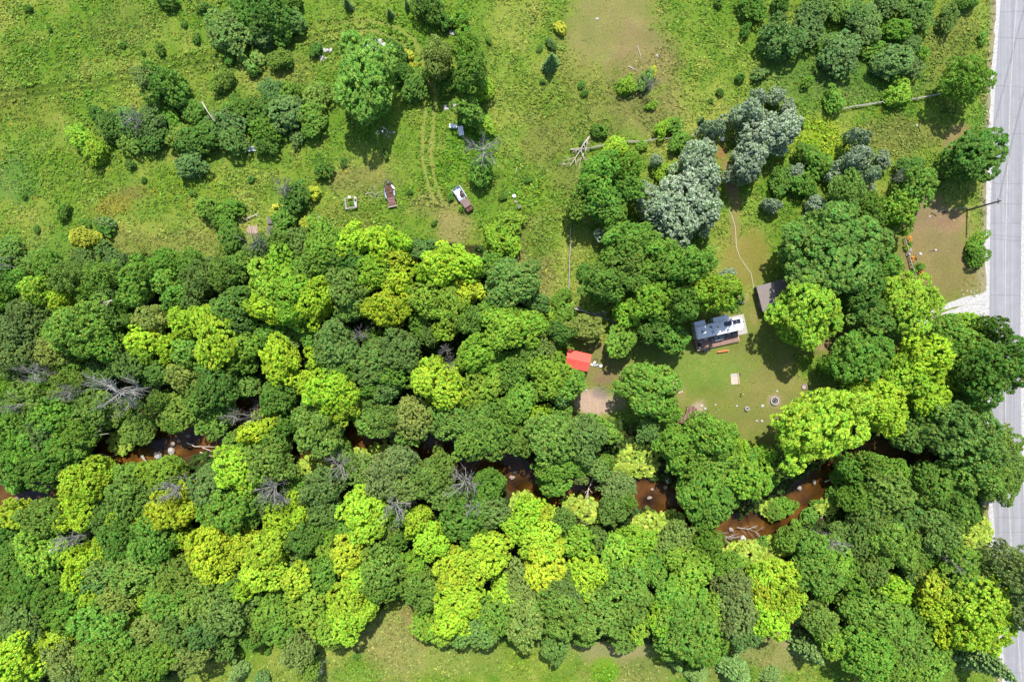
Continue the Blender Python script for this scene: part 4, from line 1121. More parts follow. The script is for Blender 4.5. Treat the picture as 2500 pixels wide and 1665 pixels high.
# ---------------- red canopy
CZ = math.radians(-12.8)
cc = G(1411, 880, 2.3)
t = thing('canopy', 'red fabric canopy with a peaked roof at the edge of the wood', 'canopy', (cc.x, cc.y, 0), CZ)
hl, hw = 2.25, 1.65
for s in (1, -1):
    b = MB(); n = 8; vs = []; fs = []
    for i in range(n + 1):
        x = -hl + 2 * hl * i / n; sag = .05 * math.sin(math.pi * 4 * i / n) ** 2
        for j in range(5):
            q = j / 4; vs.append((x, s * hw * q, 2.75 - .75 * q - sag * math.sin(math.pi * q)))
    for i in range(n):
        for j in range(4):
            a = i * 5 + j; f = (a, a + 5, a + 6, a + 1); fs.append(f if s > 0 else f[::-1])
    o = part('roof_panel', b.add(vs, fs), 'canopy', t)
    sd = o.modifiers.new('thickness', 'SOLIDIFY'); sd.thickness = .015
    part('valance', MB().box((0, s * (hw + .005), 1.88), (2 * hl, .012, .24)), 'canopy', t)
for sx in (-1, 1):
    for sy in (-1, 1): part('pole', MB().tube([(sx * (hl - .05), sy * (hw - .03), 0), (sx * (hl - .05), sy * (hw - .03), 1.98)], .03, 6), 'greymetal', t)
    part('gable', MB().add([(sx * (hl + .008), -hw, 2.0), (sx * (hl + .008), hw, 2.0), (sx * (hl + .008), 0, 2.74)], [(0, 1, 2)] if sx > 0 else [(2, 1, 0)]), 'canopy', t)
    part('rafter', MB().tube([(sx * (hl - .05), -hw, 1.97), (sx * (hl - .05), 0, 2.71), (sx * (hl - .05), hw, 1.97)], .025, 5), 'greymetal', t)
t = tag(link('hoop', MB().ring((0, 0, 0), .42, .50, 0, .06, 28).mesh('hoop', M['black']), None, G(1454, 881, .05)), 'thin black hoop lying on the grass beside the red canopy', 'hoop')
for (x, y, w, d, h, rz, m, nm, lb) in ((1467, 893, .5, .42, .25, 0, 'whitemetal', 'box', 'small white box right of the red canopy, farthest from it'),
                                  (1455, 891, .75, .3, .22, 12, 'bluegrey', 'tub', 'blue-grey tub between the hoop and the small white box'),
                                  (1451, 885, .4, .35, .3, 40, 'whitemetal', 'bucket', 'white bucket inside the black hoop beside the canopy'),
                                  (1445, 890, .45, .3, .2, -20, 'flagwhite', 'crate', 'white crate at the corner of the red canopy')):
    t = thing(nm, lb, nm, G(x, y, .0), math.radians(rz))
    part('body', MB().box((0, 0, h / 2), (w, d, h), taper=1.1), m, t, .02); part('rim', MB().box((0, 0, h + .012), (w * 1.14, d * 1.14, .025)), m, t)

# ---------------- rusty metal roof
LZ = math.radians(-12)
lc = G(1680, 1014, 1.2)
t = thing('lean_to', 'low lean-to roofed with rusty brown metal sheets beside the gravel patch', 'lean-to', (lc.x, lc.y, 0), LZ)
shm = None
for i, (x, y, L, w, z) in enumerate(((-.1, .0, 3.4, .62, 1.25), (.55, .12, 3.5, .62, 1.27), (-.72, -.75, 1.9, .60, 1.22), (-1.35, -.85, 1.7, .60, 1.20), (-2.0, -1.0, 1.5, .6, 1.18), (1.1, .35, 2.6, .5, 1.30))):
    b = MB(); n = 12; vs = []; fs = []
    for k in range(n + 1):
        u = -w / 2 + w * k / n; zz = .018 * math.cos(k * math.pi)
        vs += [(x + u, y - L / 2, z + zz - .06), (x + u, y + L / 2, z + zz + .06)]
    for k in range(n): fs.append((2 * k, 2 * k + 2, 2 * k + 3, 2 * k + 1))
    o = part('metal_sheet', b.add(vs, fs), 'rust', t)
    sd = o.modifiers.new('thickness', 'SOLIDIFY'); sd.thickness = .012
for i, (x, y, lx_, ly_, z) in enumerate(((-.41, -.1, .07, 3.4, 1.33), (.24, .05, .07, 3.5, 1.35), (.85, .2, .06, 3.0, 1.37), (-.2, -.75, 1.9, .06, 1.40), (.5, -1.1, 1.2, .06, 1.41), (-1.04, -.8, .05, 1.7, 1.29), (-1.68, -.9, .05, 1.5, 1.27))):
    part('batten', MB().box((x, y, z), (lx_, ly_, .05)), 'redbrown', t)
for x, y in ((-2.2, -1.6), (-2.2, -.4), (.9, -1.4), (.9, 1.5), (-.3, 1.5), (-.9, -1.6)):
    part('post', MB().box((x, y, .55), (.1, .1, 1.12)), 'greyplank', t)

# ---------------- horseshoe pits, posts, fire ring
def pit(cx, cy, rz, label, w=1.3, l=1.95):
    t = thing('horseshoe_pit', label, 'pit', G(cx, cy), rz, 'horseshoe pits')
    part('sand', MB().box((0, 0, .03), (w, l, .07)), 'sand', t)
    part('edge_board', MB().box((-w / 2 - .03, 0, .05), (.05, l + .1, .12)), 'pine', t)
    part('edge_board', MB().box((0, l / 2 + .03, .05), (w, .05, .12)), 'pine', t)
    part('edge_board', MB().box((0, -l / 2 - .03, .05), (w, .05, .12)), 'pine', t)
    part('backstop', MB().box((w / 2 + .09, 0, .16), (.13, l + .1, .34)), 'pine', t)
    part('paving_slab', MB().box((0, l / 2 - .28, .072), (w - .05, .5, .05)), 'concrete', t)
    part('stake', MB().tube([(0, -.1, 0), (0, -.1, .42)], .02, 6), 'rust2', t)


pit(1793, 925, math.radians(5), 'sandy horseshoe pit with a timber backstop in the middle of the lawn')
pit(1653, 946, math.radians(8), 'sandy horseshoe pit half under the lone tree', 1.4, 2.1)
t = thing('hose_ring', 'small dark ring at the upper corner of the open horseshoe pit', 'ring', G(1806, 914))
part('ring', MB().ring((0, 0, 0), .13, .2, 0, .1, 16), 'black', t)
t = thing('post', 'short dark wooden post standing alone on the lawn', 'post', G(1808, 961))
part('shaft', MB().box((0, 0, .55), (.13, .13, 1.12)), 'pole', t); part('crosspiece', MB().box((.12, 0, 1.02), (.45, .09, .09)), 'pine', t)
t = thing('planter', 'round pale concrete planter on the lawn left of the fire ring', 'planter', G(1822.5, 997))
part('wall', MB().ring((0, 0, 0), .28, .42, 0, .5, 22), 'concrete', t); part('soil', MB().disc((0, 0, .05), .29, .3, 16), 'ash', t)
t = thing('fire_ring', 'round pale concrete fire ring filled with grey ash', 'fire ring', G(1890, 978))
part('wall', MB().ring((0, 0, 0), .60, .80, 0, .42, 32, .03), 'concrete', t); part('ash', MB().disc((0, 0, .02), .62, .16, 20), 'ash', t)
for k in range(5): part('burnt_log', MB().tube([(-.35 + .1 * k, -.3 + .12 * (k % 3), .2), (.25 - .05 * k, .3 - .1 * k, .26)], .05, 6), 'black', t)
t = thing('stone_planter', 'small ring of brown stones at the edge of the tree shade', 'planter', G(1963, 944))
for k in range(12):
    a = 2 * math.pi * k / 12
    part('stone', MB().box((.5 * math.cos(a), .5 * math.sin(a), .14), (.24, .2, .30), a, .1, .1, .8), 'streamstone', t, .04)
part('soil', MB().disc((0, 0, 0), .42, .1, 16), 'redbrown', t)

# ---------------- stones
_st = []
for i in range(5):
    g = random.Random(50 + i); b = MB(); vs = []; fs = []
    nlat, nlon = 5, 8
    vs.append((0, 0, 1))
    for a in range(1, nlat):
        for c in range(nlon):
            th = math.pi * a / nlat; ph = 2 * math.pi * c / nlon; r = g.uniform(.78, 1.15)
            vs.append((r * math.sin(th) * math.cos(ph), r * math.sin(th) * math.sin(ph), .8 * r * math.cos(th)))
    vs.append((0, 0, -.8))
    for c in range(nlon): fs.append((0, 1 + c, 1 + (c + 1) % nlon))
    for a in range(nlat - 2):
        for c in range(nlon):
            p0 = 1 + a * nlon; fs.append((p0 + c, p0 + nlon + c, p0 + nlon + (c + 1) % nlon, p0 + (c + 1) % nlon))
    p0 = 1 + (nlat - 2) * nlon
    for c in range(nlon): fs.append((p0 + c, len(vs) - 1, p0 + (c + 1) % nlon))
    _st.append((vs, fs))
STONE = {m: [MB().add(*s).mesh('stone', M[m]) for s in _st] for m in ('stone', 'streamstone')}


def stone(px, py, r, m='stone', parent=None, off=(0, 0, 0), flat=.6):
    s = (r * rr.uniform(.8, 1.2), r * rr.uniform(.7, 1.1), r * flat)
    if parent is None:
        w = G(px, py, gz(px, py)); o = link('boulder', rr.choice(STONE[m]), None, (w.x, w.y, w.z + r * flat * .25), rr.uniform(0, 6), s)
    else:
        o = link('stone', rr.choice(STONE[m]), parent, off, rr.uniform(0, 6), s)
    return o


for (x, y, n, sp_, r, lb) in ((918, 116, 16, 1.5, .62, 'pile of white boulders along the top edge of the big round tree'), (800, 126, 6, .75, .55, 'small heap of white boulders left of the big round tree'),
                        (787, 145, 7, .6, .25, 'scatter of brownish stones below the small boulder heap'), (1981, 960, 10, .55, .26, 'heap of grey stones in the tree shade beside the stone ring'),
                        (1108, 82, 8, .8, .3, 'heap of pale stones among the shrubs above the gold-tinged tree'), (1098, 262, 9, .9, .3, 'long heap of brownish stones right of the field track'),
                        (940, 322, 14, 1.4, .22, 'heap of grey rubble in the shadow of the big round tree'), (1712, 1006, 7, 1.4, .25, 'pale stones edging the gravel patch beside the rusty roof'), (2378, 770, 22, 1.6, .12, 'coarse stones along the lower edge of the driveway mouth'), (2368, 718, 20, 1.6, .12, 'coarse stones along the upper edge of the driveway mouth')):
    w = G(x, y); t = thing('rock_pile', lb, 'rock pile', w)
    for k in range(n):
        a = rr.uniform(0, 6.28); q = sp_ * math.sqrt(rr.random()); s = r * rr.uniform(.6, 1.25)
        stone(0, 0, s, 'stone', t, (q * math.cos(a) * 1.3, q * math.sin(a) * .8, s * .25 + .2 * r * max(0, 1 - q / sp_)))
SS = [(1252, 1165, .42), (1258, 1152, .35), (1247, 1163, .3), (1585, 1214, .42), (1591, 1193, .24), (1602, 1190, .24), (1624, 1189, .36), (1812, 1316, .70), (1783, 1291, .42), (1805, 1322, .3), (1877, 1310, .28), (1785, 1328, .3),
      (255, 1115, .7), (265, 1132, .3), (388, 1112, .8), (420, 1100, .7), (425, 1083, .4), (440, 1075, .35), (520, 1065, .4), (185, 1150, .55), (45, 1215, .4), (462, 1063, .4), (1478, 1222, .35), (1470, 1230, .3), (1902, 1298, .5), (1962, 1295, .4), (1905, 1325, .35), (1630, 1171, .6), (1302, 1238, .5), (2005, 1262, .3), (1950, 1190, .4), (1985, 1175, .45)]
SS.sort()
sl_ = []
for i, (x, y, r) in enumerate(SS):
    o = stone(x, y, r * 1.15, 'streamstone' if r < .6 else 'stone', flat=.75)
    if o.location.z < -.75: o.location.z = -.68
    o.name = 'boulder'; tag(o, '%s boulder lying in or beside the brown stream' % (ordinal(i, len(SS))), 'boulder', 'boulders in the stream')
YS = [(1722, 998, .26), (1713, 991, .24), (1711, 1022, .30), (1897, 955, .22), (1862, 991, .3), (1848, 1028, .3), (1860, 1028, .3), (1432, 953, .26), (2052, 972, .3), (1604, 137, .35), (1458, 47, .32), (778, 531, .4), (2270, 529, .26), (1747, 988, .2), (1799, 991, .2), (2238, 307, .3)]
YS.sort()
for i, (x, y, r) in enumerate(YS):
    tag(stone(x, y, r, 'stone'), '%s of the single pale stones lying in the grass' % ordinal(i, len(YS)), 'stone', 'single stones in the grass')

# ---------------- flagpole, garden bed
t = thing('flagpole', 'thin white flagpole with a limp red and white flag on the tan lawn', 'flagpole', G(2230, 622))
part('pole', MB().tube([(0, 0, 0), (0, 0, 6.75)], [.04, .025], 8), 'whitemetal', t)
part('finial', MB().disc((0, 0, 6.75), .11, .16, 12), 'flagwhite', t)
for k, (z0_, z1_, m) in enumerate(((4.75, 5.25, 'flagred'), (5.25, 5.75, 'flagwhite'), (5.75, 6.3, 'flagred'))):
    b = MB(); vs = []; fs = []
    for i in range(7):
        x = .04 + .07 * i; y = .07 * math.sin(i * 1.7 + k)
        vs += [(x, y, z0_ - .12 * i / 6), (x, y + .02, z1_ - .12 * i / 6)]
    for i in range(6): fs.append((2 * i, 2 * i + 2, 2 * i + 3, 2 * i + 1))
    o = part('flag_panel', b.add(vs, fs), m, t); sd = o.modifiers.new('thickness', 'SOLIDIFY'); sd.thickness = .008
t = thing('garden_light', 'white globe garden light on a post beside the flagpole', 'garden light', G(2236, 622))
part('post', MB().tube([(0, 0, 0), (0, 0, 1.35)], .035, 8), 'whitemetal', t)
gb = MB().add(*_st[0]); part('globe', MB().add([(v[0] * .26, v[1] * .26, 1.45 + v[2] * .3) for v in _st[0][0]], _st[0][1]), 'flagwhite', t)
t = thing('garden_fence', 'curved weathered rail fence around the flower bed on the tan lawn', 'fence', G(2214, 622))
o0 = G(2214, 622)
fp = [(2204, 584), (2209, 604), (2214, 624), (2220, 648), (2229, 671)]
for (a, b), (c, d) in zip(fp[:-1], fp[1:]):
    p, q = G(a, b) - o0, G(c, d) - o0
    for z in (.35, .65, .92): part('rail', MB().tube([(p.x, p.y, z), (q.x, q.y, z + .02)], .05, 6), 'deadwood', t)
for a, b in fp:
    p = G(a, b) - o0; part('post', MB().tube([(p.x, p.y, 0), (p.x, p.y, 1.05)], .07, 7), 'deadwood', t)
for i, (x, y, lb) in enumerate(((2219, 583, 'orange flowers at the upper end of the garden fence'), (2245, 667, 'orange flowers at the lower end of the garden fence'), (2224, 632, 'orange flowers in the middle of the garden bed'))):
    t = thing('flower_clump', lb, 'flowers', G(x, y))
    b = MB(); s = MB()
    for k in range(26):
        a = rr.uniform(0, 6.28); q = .55 * math.sqrt(rr.random()); z = rr.uniform(.35, .75)
        b.box((q * math.cos(a), q * math.sin(a), z), (.12, .12, .05), a, rr.uniform(-.4, .4)); s.tube([(q * .6 * math.cos(a), q * .6 * math.sin(a), 0), (q * math.cos(a), q * math.sin(a), z)], .012, 3)
    part('blooms', b, 'bloom', t); part('stems', s, mat('stem', (.06, .13, .03)) if 'stemm' not in M else M['stemm'], t)
tag(link('garden_stone', STONE['stone'][1], None, G(2217, 622, .2), .4, (.45, .35, .35)), 'blue-grey rock beside the middle of the garden fence', 'stone')
tag(link('garden_stone', STONE['streamstone'][2], None, G(2223, 612, .15), 1.4, (.5, .35, .3)), 'brown rock above the garden light in the flower bed', 'stone')

# ---------------- utility poles and wires
b0 = G(2361, 514)
def upole(loc, lb):
    t = thing('utility_pole', lb, 'utility pole', loc, 0, 'utility poles')
    part('pole', MB().tube([(0, 0, -.1), (0, 0, 5), (0, 0, 9.0)], [.17, .15, .12], 10), 'pole', t)
    part('crossarm', MB().box((0, .1, 8.3), (.12, .9, .12)), 'pole', t)
    for y in (-.3, .5): part('insulator', MB().disc((0, y, 8.36), .05, .14, 8), 'whitemetal', t)
    part('bracket', MB().tube([(.12, 0, 7.6), (.3, 0, 7.7)], .04, 6), 'greymetal', t)
    return t
upole(b0, 'leaning-looking dark utility pole on the lawn edge beside the road')
dirv = (G(2500, 232, 8.0) - G(2434, 489, 8.0)).normalized()
b1 = b0 + Vector((dirv.x, dirv.y, 0)) * 62
upole(b1, 'utility pole farther up the road beyond the top right corner')
for y, lb in ((-.3, 'lower'), (.5, 'upper')):
    pts = []
    for k in range(21):
        q = k / 20; p = b0.lerp(b1, q); pts.append((p.x, p.y + y, 8.5 - .9 * 4 * q * (1 - q)))
    tag(link('overhead_wire', MB().tube(pts, .022, 4).mesh('overhead_wire', M['wire'])), '%s of the dark wires running from the utility pole over the road' % lb, 'wire', 'overhead wires')
w0 = G(2367, 506); w1 = G(2272, 518)
t = thing('rail_line', 'thin pale rail lying across the tan lawn near the utility pole', 'rail', w1)
q = w0 - w1; part('rail', MB().tube([(0, 0, .06), (q.x * .5, q.y * .5 + .1, .09), (q.x, q.y, .05)], .035, 5), 'palewood', t)
for i, (x0, y0, x1, y1, lb) in enumerate(((2274, 519, 2287, 528, 'thick dark stick on the tan lawn, the left of two'), (2306, 516, 2314, 525, 'thin dark stick on the tan lawn, the right of two'))):
    p, q2 = G(x0, y0, .07), G(x1, y1, .07)
    tag(link('stick', MB().tube([p, (p + q2) / 2 + Vector((.03, .02, 0)), q2], [.09 - .03 * i] * 3, 6).mesh('stick', M['pole'])), lb, 'stick')

# ---------------- split-rail fences
def rail_fence(name, pts, lb, m='deadwood', rails=2, zig=.25, every=38):
    o0 = G(*pts[0]); t = thing(name, lb, 'fence', o0)
    P = []
    for (a, b), (c, d) in zip(pts[:-1], pts[1:]):
        n = max(1, int(math.hypot(c - a, d - b) / every))
        for k in range(n): P.append((a + (c - a) * k / n, b + (d - b) * k / n))
    P.append(pts[-1])
    for i, (a, b) in enumerate(P):
        p = G(a, b) - o0; s = zig * (1 if i % 2 else -1) * .5
        part('post', MB().tube([(p.x + s, p.y + s, 0), (p.x + s + rr.uniform(-.05, .05), p.y + s, 1.05)], .08, 6), m, t)
        if i:
            a0, b0_ = P[i - 1]; p1 = G(a0, b0_) - o0; s1 = -s
            for k in range(rails):
                z = .45 + .42 * k
                part('rail', MB().tube([(p1.x + s1, p1.y + s1, z + rr.uniform(-.08, .05)), ((p.x + p1.x) / 2, (p.y + p1.y) / 2 + rr.uniform(-.06, .06), z), (p.x + s, p.y + s, z + rr.uniform(-.08, .05))], [.09, .08, .06], 6), m, t)


rail_fence('rail_fence', [(1394, 366), (1440, 366), (1485, 353), (1530, 350), (1570, 347), (1600, 344), (1650, 339), (1706, 332)], 'grey split-rail fence running from the fallen tree to the silver willows')
rail_fence('rail_fence', [(2054, 268), (2080, 265), (2140, 253), (2235, 243), (2308, 230)], 'grey split-rail fence in the upper right field near the road')
rail_fence('rail_fence', [(1393, 560), (1391, 600), (1390, 640), (1388, 680), (1388, 718)], 'grey log fence running straight down the field left of the grove', 'deadwood', 2, .12)


# ---------------- fallen wood
def fallen(name, lb, pts, r, branches=0, m='palewood', z=.25, seed=0, cat='log', reach=.35):
    g = random.Random(seed); o0 = G(*pts[0]); o0.z = gz(*pts[0])
    o0.z = max(o0.z, -.7)
    t = thing(name, lb, cat, o0)
    P = [G(a, b) - G(*pts[0]) for a, b in pts]
    P = [Vector((p.x, p.y, z + .12 * math.sin(i * 2.1))) for i, p in enumerate(P)]
    rs = [r * (1 - .75 * i / max(1, len(P) - 1)) for i in range(len(P))]
    part('stem', MB().tube(P, rs, 7), m, t)
    L = (P[-1] - P[0]).length
    for k in range(branches):
        i = g.randrange(1, len(P)) if len(P) > 2 else 1
        q = P[i - 1].lerp(P[i], g.random()); d = (P[i] - P[i - 1]).normalized(); sgn = g.choice((-1, 1))
        a = sgn * g.uniform(.4, 1.0); dd = Vector((d.x * math.cos(a) - d.y * math.sin(a), d.x * math.sin(a) + d.y * math.cos(a), g.uniform(0, .35)))
        ln = L * reach * g.uniform(.5, 1)
        e = q + dd * ln; mid = q + dd * ln * .5 + Vector((g.uniform(-.1, .1), g.uniform(-.1, .1), .1))
        b = MB().tube([q, mid, e], [r * .4, r * .28, r * .1], 5)
        for j in range(3):
            a2 = g.uniform(-.9, .9); d2 = Vector((dd.x * math.cos(a2) - dd.y * math.sin(a2), dd.x * math.sin(a2) + dd.y * math.cos(a2), .1))
            b.tube([mid, mid + d2 * ln * .4], [r * .2, r * .06], 4)
        part('branch', b, m, t)
    return t


fallen('fallen_tree', 'fallen bleached tree lying across the end of the split-rail fence', [(1438, 337), (1424, 355), (1413, 374), (1402, 392), (1390, 408)], .16, 9, 'palewood', .7, 1, 'fallen tree', .4)
fallen('fallen_tree', 'forked bleached stem lying beside the fallen tree at the fence end', [(1436, 338), (1432, 358)], .12, 2, 'palewood', .7, 2, 'fallen tree')
fallen('fallen_branch', 'long bare branch below the fallen tree at the fence end', [(1425, 376), (1416, 395), (1412, 422)], .08, 3, 'palewood', .5, 3, 'branch')
fallen('fallen_log', 'long grey log running into the grove left of the trailer', [(1397, 753), (1425, 760), (1455, 770), (1502, 786)], .18, 7, 'deadwood', .5, 4, 'log', .3)
fallen('fallen_log', 'leftmost of two thin pale logs leaning across the stream pool', [(1448, 1163), (1436, 1190), (1427, 1222), (1424, 1256)], .12, 1, 'palewood', 1.3, 5, 'log', .2)
fallen('fallen_log', 'rightmost of two thin pale logs leaning across the stream pool', [(1447, 1166), (1435, 1195), (1432, 1230), (1438, 1268)], .12, 5, 'palewood', 1.35, 6, 'log', .2)
fallen('fallen_log', 'uppermost curved pale log in the shallows of the left stream bend', [(455, 1081), (475, 1090), (505, 1091), (535, 1092)], .13, 2, 'palewood', .5, 7, 'log', .2)
fallen('fallen_log', 'middle pale log in the shallows of the left stream bend', [(493, 1093), (515, 1101), (542, 1109)], .11, 0, 'palewood', .5, 8)
fallen('fallen_log', 'lowest pale log in the shallows of the left stream bend', [(487, 1104), (510, 1112), (538, 1119)], .12, 1, 'palewood', .5, 9, 'log', .15)
fallen('fallen_log', 'upper of two crossed pale logs near a boulder in the left stream', [(225, 1128), (250, 1119), (290, 1109)], .11, 2, 'palewood', .6, 10, 'log', .2)
fallen('fallen_log', 'lower of two crossed pale logs near a boulder in the left stream', [(222, 1133), (245, 1124), (268, 1114)], .09, 0, 'palewood', .6, 11)
fallen('fallen_log', 'thick brown stump log on the lower bank of the left stream', [(345, 1113), (352, 1122), (360, 1132)], .28, 0, 'deadwood', .5, 12)
fallen('fallen_branch', 'bare grey branch arching over the trees at the left stream bend', [(205, 1085), (235, 1065), (270, 1053), (318, 1046)], .14, 7, 'palewood', 7.5, 13, 'branch', .3)
fallen('fallen_branch', 'white forked branch showing in the upper left wood', [(342, 740), (322, 746), (305, 754)], .11, 3, 'palewood', 9.0, 14, 'branch', .5)
fallen('fallen_branch', 'white forked branch showing in the lower left wood', [(205, 1307), (222, 1296), (240, 1284)], .12, 5, 'palewood', 10.0, 15, 'branch', .5)
fallen('fallen_branch', 'curved pale dead stem in the upper left thicket', [(520, 270), (532, 290), (545, 312)], .15, 3, 'palewood', 4.6, 16, 'branch', .3)
fallen('fallen_log', 'pale log by the stream below the big lime-green tree', [(2014, 1176), (2030, 1170), (2048, 1163)], .14, 0, 'palewood', .6, 17)
fallen('fallen_branch', 'tangle of bare brush on the gravel bar left of the grassy point', [(1752, 1300), (1770, 1310), (1790, 1320)], .10, 10, 'deadwood', .6, 18, 'branch', .8)
fallen('fallen_branch', 'bare brush lying in the brown shallows right of the grassy point', [(1800, 1288), (1830, 1292), (1850, 1300)], .08, 10, 'deadwood', .5, 19, 'branch', .6)
fallen('fallen_log', 'pale plank lying on the dry field, lower of two', [(1534, 163), (1555, 175)], .14, 0, 'palewood', .1, 20)
fallen('fallen_log', 'thin pale pole lying on the dry field, upper of two', [(1556, 113), (1564, 140), (1563, 150)], .08, 0, 'palewood', .1, 21)
fallen('fallen_log', 'short pale stick standing in the grass left of the fallen tree', [(1261, 410), (1259, 428)], .06, 0, 'palewood', .4, 22)
fallen('fallen_branch', 'straw-coloured brush between the grey metal frame and the rusty vehicle frame', [(893, 475), (910, 471), (926, 478)], .06, 9, 'palewood', .3, 23, 'branch', .7)
fallen('fallen_log', 'pale log at the lower edge of the wood beside the spruces', [(1922, 1535), (1940, 1538), (1955, 1539)], .12, 0, 'palewood', .3, 24)
fallen('fallen_log', 'dark fallen trunk in the shade beside the road', [(2268, 1118), (2295, 1122), (2318, 1146)], .15, 3, 'deadwood', 3.0, 25, 'log', .2)

# ---------------- wrecks and scrap in the field
RZ = math.radians(12)
t = thing('vehicle_frame', 'long rusty stripped truck chassis with loose white panels in the field', 'wreck', G(953, 474), RZ)
part('chassis', MB().box((-.42, 0, .50), (.1, 5.0, .14)).box((.42, 0, .50), (.1, 5.0, .14)).box((0, 2.2, .5), (.9, .1, .1)).box((0, .6, .5), (.9, .1, .1)).box((0, -.8, .5), (.9, .1, .1)).box((0, -2.3, .5), (.9, .1, .1)), 'rust2', t)
part('floor_pan', MB().box((0, .45, .62), (1.5, 2.2, .05), 0, .03, .02).box((.1, .3, .70), (.9, .5, .12)).box((-.3, .95, .70), (.5, .5, .1), .3), 'rust2', t)
part('bed', MB().box((0, -1.6, .60), (1.55, 1.7, .05)).box((-.6, -1.6, .66), (.06, 1.7, .08)).box((.6, -1.6, .66), (.06, 1.7, .08)).box((0, -2.1, .68), (1.3, .12, .1)).box((0, -1.8, .66), (1.2, .08, .08)).box((0, -1.2, .66), (1.2, .06, .06)), 'rust', t)
part('engine', MB().box((.2, 1.95, .75), (.5, .7, .4), .1, 0, 0, .8).box((.2, 1.95, 1.0), (.3, .4, .12)).disc((.1, 2.3, .7), .2, .15, 10), 'darkmetal', t, .03)
part('fender', MB().prism([(.55, 1.45), (.85, 1.35), (1.2, .62), (1.05, .5), (.72, .9)], .80, .88), 'whitemetal', t)
part('side_panel', MB().box((.86, -.15, .75), (.2, 1.0, .10), -.12), 'bluepanel', t); part('side_panel', MB().box((-.92, -.3, .6), (.16, 1.1, .5), .05, 0, .4), 'bluepanel', t)
part('side_panel', MB().box((-.9, .7, .75), (.14, .9, .3), -.25, 0, .5), 'greymetal', t)
part('bumper', MB().box((0, -2.55, .55), (1.8, .12, .16)), 'palewood', t)
part('grille', MB().tube([(-.8, 2.45, .55), (-.75, 2.5, 1.0), (.1, 2.55, 1.0), (.15, 2.5, .55)], .04, 5).tube([(-.8, 2.45, .6), (-.7, 1.7, .7), (-.3, 1.6, .7)], .04, 5), 'greymetal', t)
for x, y in ((-.7, 1.6), (.75, 1.6), (-.7, -1.5), (.75, -1.5)):
    w = link('wheel', MB().ring((0, 0, 0), .2, .36, -.11, .11, 18).mesh('tyre', M['tyre']), t, (x, y, .36)); w.rotation_euler = (0, math.pi / 2, 0)
    link('rim', MB().disc((0, 0, -.05), .21, .1, 14).mesh('rim', M['rust2']), w)
PZ = math.radians(32)
t = thing('pickup_wreck', 'wrecked old pickup with an open scrap-filled bed and a maroon rusted cab', 'wreck', G(1131, 489), PZ)
bd = part('cargo_bed', MB().box((0, 1.25, .55), (1.55, 2.5, .06)).box((-.78, 1.25, .78), (.06, 2.5, .5)).box((.78, 1.25, .78), (.06, 2.5, .5)).box((0, 2.5, .78), (1.6, .06, .5)), 'bluepanel', t)
part('scrap', MB().box((-.25, 1.6, .68), (.8, 1.2, .16), .2).box((-.35, .8, .66), (.6, .5, .14), -.3), 'white', bd)
part('scrap', MB().box((.3, 1.2, .8), (.45, .9, .2), -.5).box((.4, .6, .75), (.5, .4, .22), .3), 'rust2', bd)
part('scrap', MB().ring((.2, .8, .7), .15, .3, 0, .2, 14), 'tyre', bd)
part('bed_floor', MB().box((0, -.15, .6), (1.45, .6, .08)), 'purplerust', t)
part('cab_roof', MB().box((.1, -1.15, 1.25), (1.45, 1.25, .08), 0, .05), 'purplerust', t, .06)
part('cab', MB().box((.1, -1.15, .85), (1.4, 1.3, .75), 0, 0, 0, .96), 'rust2', t, .05)
part('hood', MB().box((.05, -2.15, .72), (1.35, .9, .5), 0, 0, 0, .95), 'rust2', t, .05)
part('rear_window', MB().box((.1, -.47, 1.02), (1.0, .03, .3)), 'glass', t)
part('bed_rail', MB().tube([(.84, 0, 1.06), (.84, 2.5, 1.06)], .05, 6), 'whitemetal', t)
for x, y in ((-.7, 1.0), (.75, 1.0), (-.65, -2.1), (.75, -2.1)):
    w = link('wheel', MB().ring((0, 0, 0), .2, .34, -.11, .11, 18).mesh('tyre', M['tyre']), t, (x, y, .34)); w.rotation_euler = (0, math.pi / 2, 0)
    link('rim', MB().disc((0, 0, -.05), .21, .1, 14).mesh('rim', M['rust2']), w)
t = thing('metal_frame', 'square grey metal implement frame standing in the weeds left of the rusty chassis', 'frame', G(859, 498), math.radians(6))
fr = [(-1.1, -1.1, -1.1, 1.0), (-.95, -1.0, -.9, 1.1), (-1.1, -1.05, 1.1, -.95), (1.0, -.9, 1.15, 1.0), (.6, -.3, .75, 1.2), (.6, .1, 1.1, .05), (-.9, 1.1, .2, 1.1), (-.9, -.85, .9, -.8), (.55, .6, 1.15, .7)]
for a, b, c, d in fr: part('bar', MB().tube([(a, b, .75), (c, d, .80)], .075, 6), 'deadwood', t)
for x, y in ((-1.05, -1.0), (1.05, -.9), (-1.0, 1.0), (1.1, .9)): part('leg', MB().tube([(x, y, 0), (x, y, .78)], .06, 6), 'greymetal', t)
part('bracket', MB().box((.85, -.3, .82), (.4, 1.0, .06), .1).box((.9, .9, .86), (.35, .5, .08), -.4), 'stone', t)
part('seat_pan', MB().box((-.15, 1.15, .85), (.45, .35, .06)), 'white', t)
t = thing('chest_freezer', 'white chest freezer lying in the weeds beside the field track', 'freezer', G(1107, 311), 0)
part('cabinet', MB().box((0, 0, .4), (1.42, .68, .8)), 'whitemetal', t, .03); part('lid', MB().box((0, 0, .84), (1.46, .72, .07)), 'white', t, .02)
t = thing('refrigerator', 'white refrigerator lying on its back under the edge of a tree', 'refrigerator', G(1126, 322), math.radians(8))
part('cabinet', MB().box((0, 0, .35), (1.0, 1.75, .6)), 'whitemetal', t, .03)
part('door', MB().box((0, .35, .69), (1.0, 1.0, .06)), 'white', t, .01); part('door', MB().box((0, -.53, .69), (1.0, .68, .06)), 'white', t, .01)
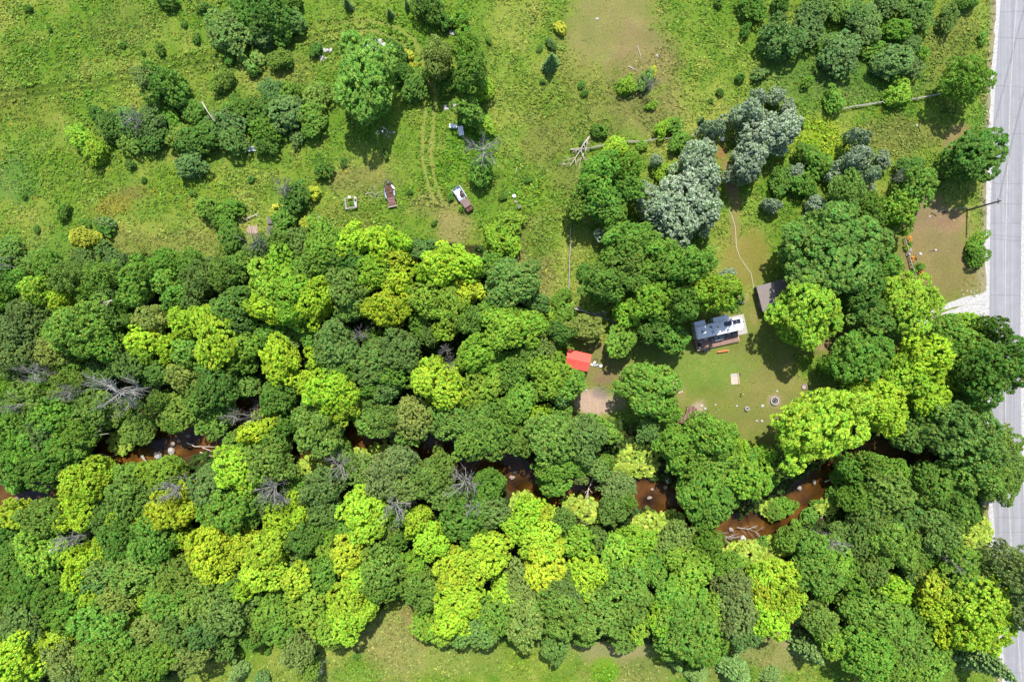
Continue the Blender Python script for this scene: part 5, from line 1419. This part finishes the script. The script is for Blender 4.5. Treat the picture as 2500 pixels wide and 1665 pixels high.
part('handle', MB().box((.42, .1, .75), (.04, .4, .05)), 'greymetal', t)
t = thing('trough', 'blue-grey metal trough poking out below the upper left thicket', 'trough', G(617, 366), math.radians(4))
part('tank', MB().box((0, 0, .3), (1.6, .75, .6), taper=1.05), 'bluegrey', t, .03); part('rim', MB().box((0, .4, .62), (1.75, .06, .05)).box((0, -.4, .62), (1.75, .06, .05)).box((.86, 0, .62), (.06, .86, .05)).box((-.86, 0, .62), (.06, .86, .05)), 'whitemetal', t)
t = thing('bucket', 'white bucket lying in the grass right of the wrecked pickup', 'bucket', G(1255, 480)); part('body', MB().disc((0, 0, 0), .3, .5, 14), 'whitemetal', t); part('lid', MB().disc((0, 0, .5), .32, .03, 14), 'white', t)
t = thing('scrap_bin', 'black plastic bin in the grass below the white bucket', 'bin', G(1268, 507)); part('body', MB().box((0, 0, .3), (.6, .45, .6), .5, taper=1.1), 'black', t, .03); part('rim', MB().box((0, 0, .62), (.7, .54, .04), .5), 'darkmetal', t)
tag(link('scrap_stone', STONE['streamstone'][0], None, G(1260, 493, .1), 0, (.4, .3, .2)), 'grey lump between the white bucket and the black bin', 'stone')
# collapsed building
t = thing('collapsed_wall', 'collapsed grey weathered board wall leaning among shrubs', 'wall', G(664, 555))
o0 = G(664, 555)
for (cx, cy, w, l, n, tilt, rz) in ((661, 538, .9, 1.5, 7, .15, 0), (668, 566, 2.0, 2.3, 12, .35, -.25)):
    c = G(cx, cy) - o0
    for k in range(n):
        u = -w / 2 + w * (k + .5) / n
        part('plank', MB().box((c.x + u, c.y + rr.uniform(-.1, .1) - .25 * (k / n) * w, .7 - tilt * .4 + rr.uniform(-.03, .03)), (w / n - .02, l * rr.uniform(.8, 1.05) * (1 - .25 * k / n), .035), rz * k / n * .6, tilt), 'greyplank', t)
for k in range(4): part('joist', MB().box((.05 * k, .6 - .5 * k, .3), (1.6, .12, .14), .05), 'greyplank', t)
t = thing('plank_pile', 'heap of faded pinkish boards left of the collapsed wall', 'plank pile', G(617, 561))
for k in range(14):
    part('plank', MB().box((-.9 + .14 * k, rr.uniform(-.2, .2), .15 + .02 * (k % 3)), (.12, 1.7 * rr.uniform(.7, 1.1), .04), rr.uniform(-.15, .15), rr.uniform(-.05, .05)), 'redbrown', t)
fallen('fallen_log', 'bleached log above the pinkish board heap', [(600, 537), (615, 531), (634, 521)], .16, 3, 'palewood', .4, 30, 'log', .3)
fallen('fallen_log', 'short bleached log left of the pinkish board heap', [(584, 540), (594, 544)], .14, 1, 'palewood', .3, 31, 'log', .3)
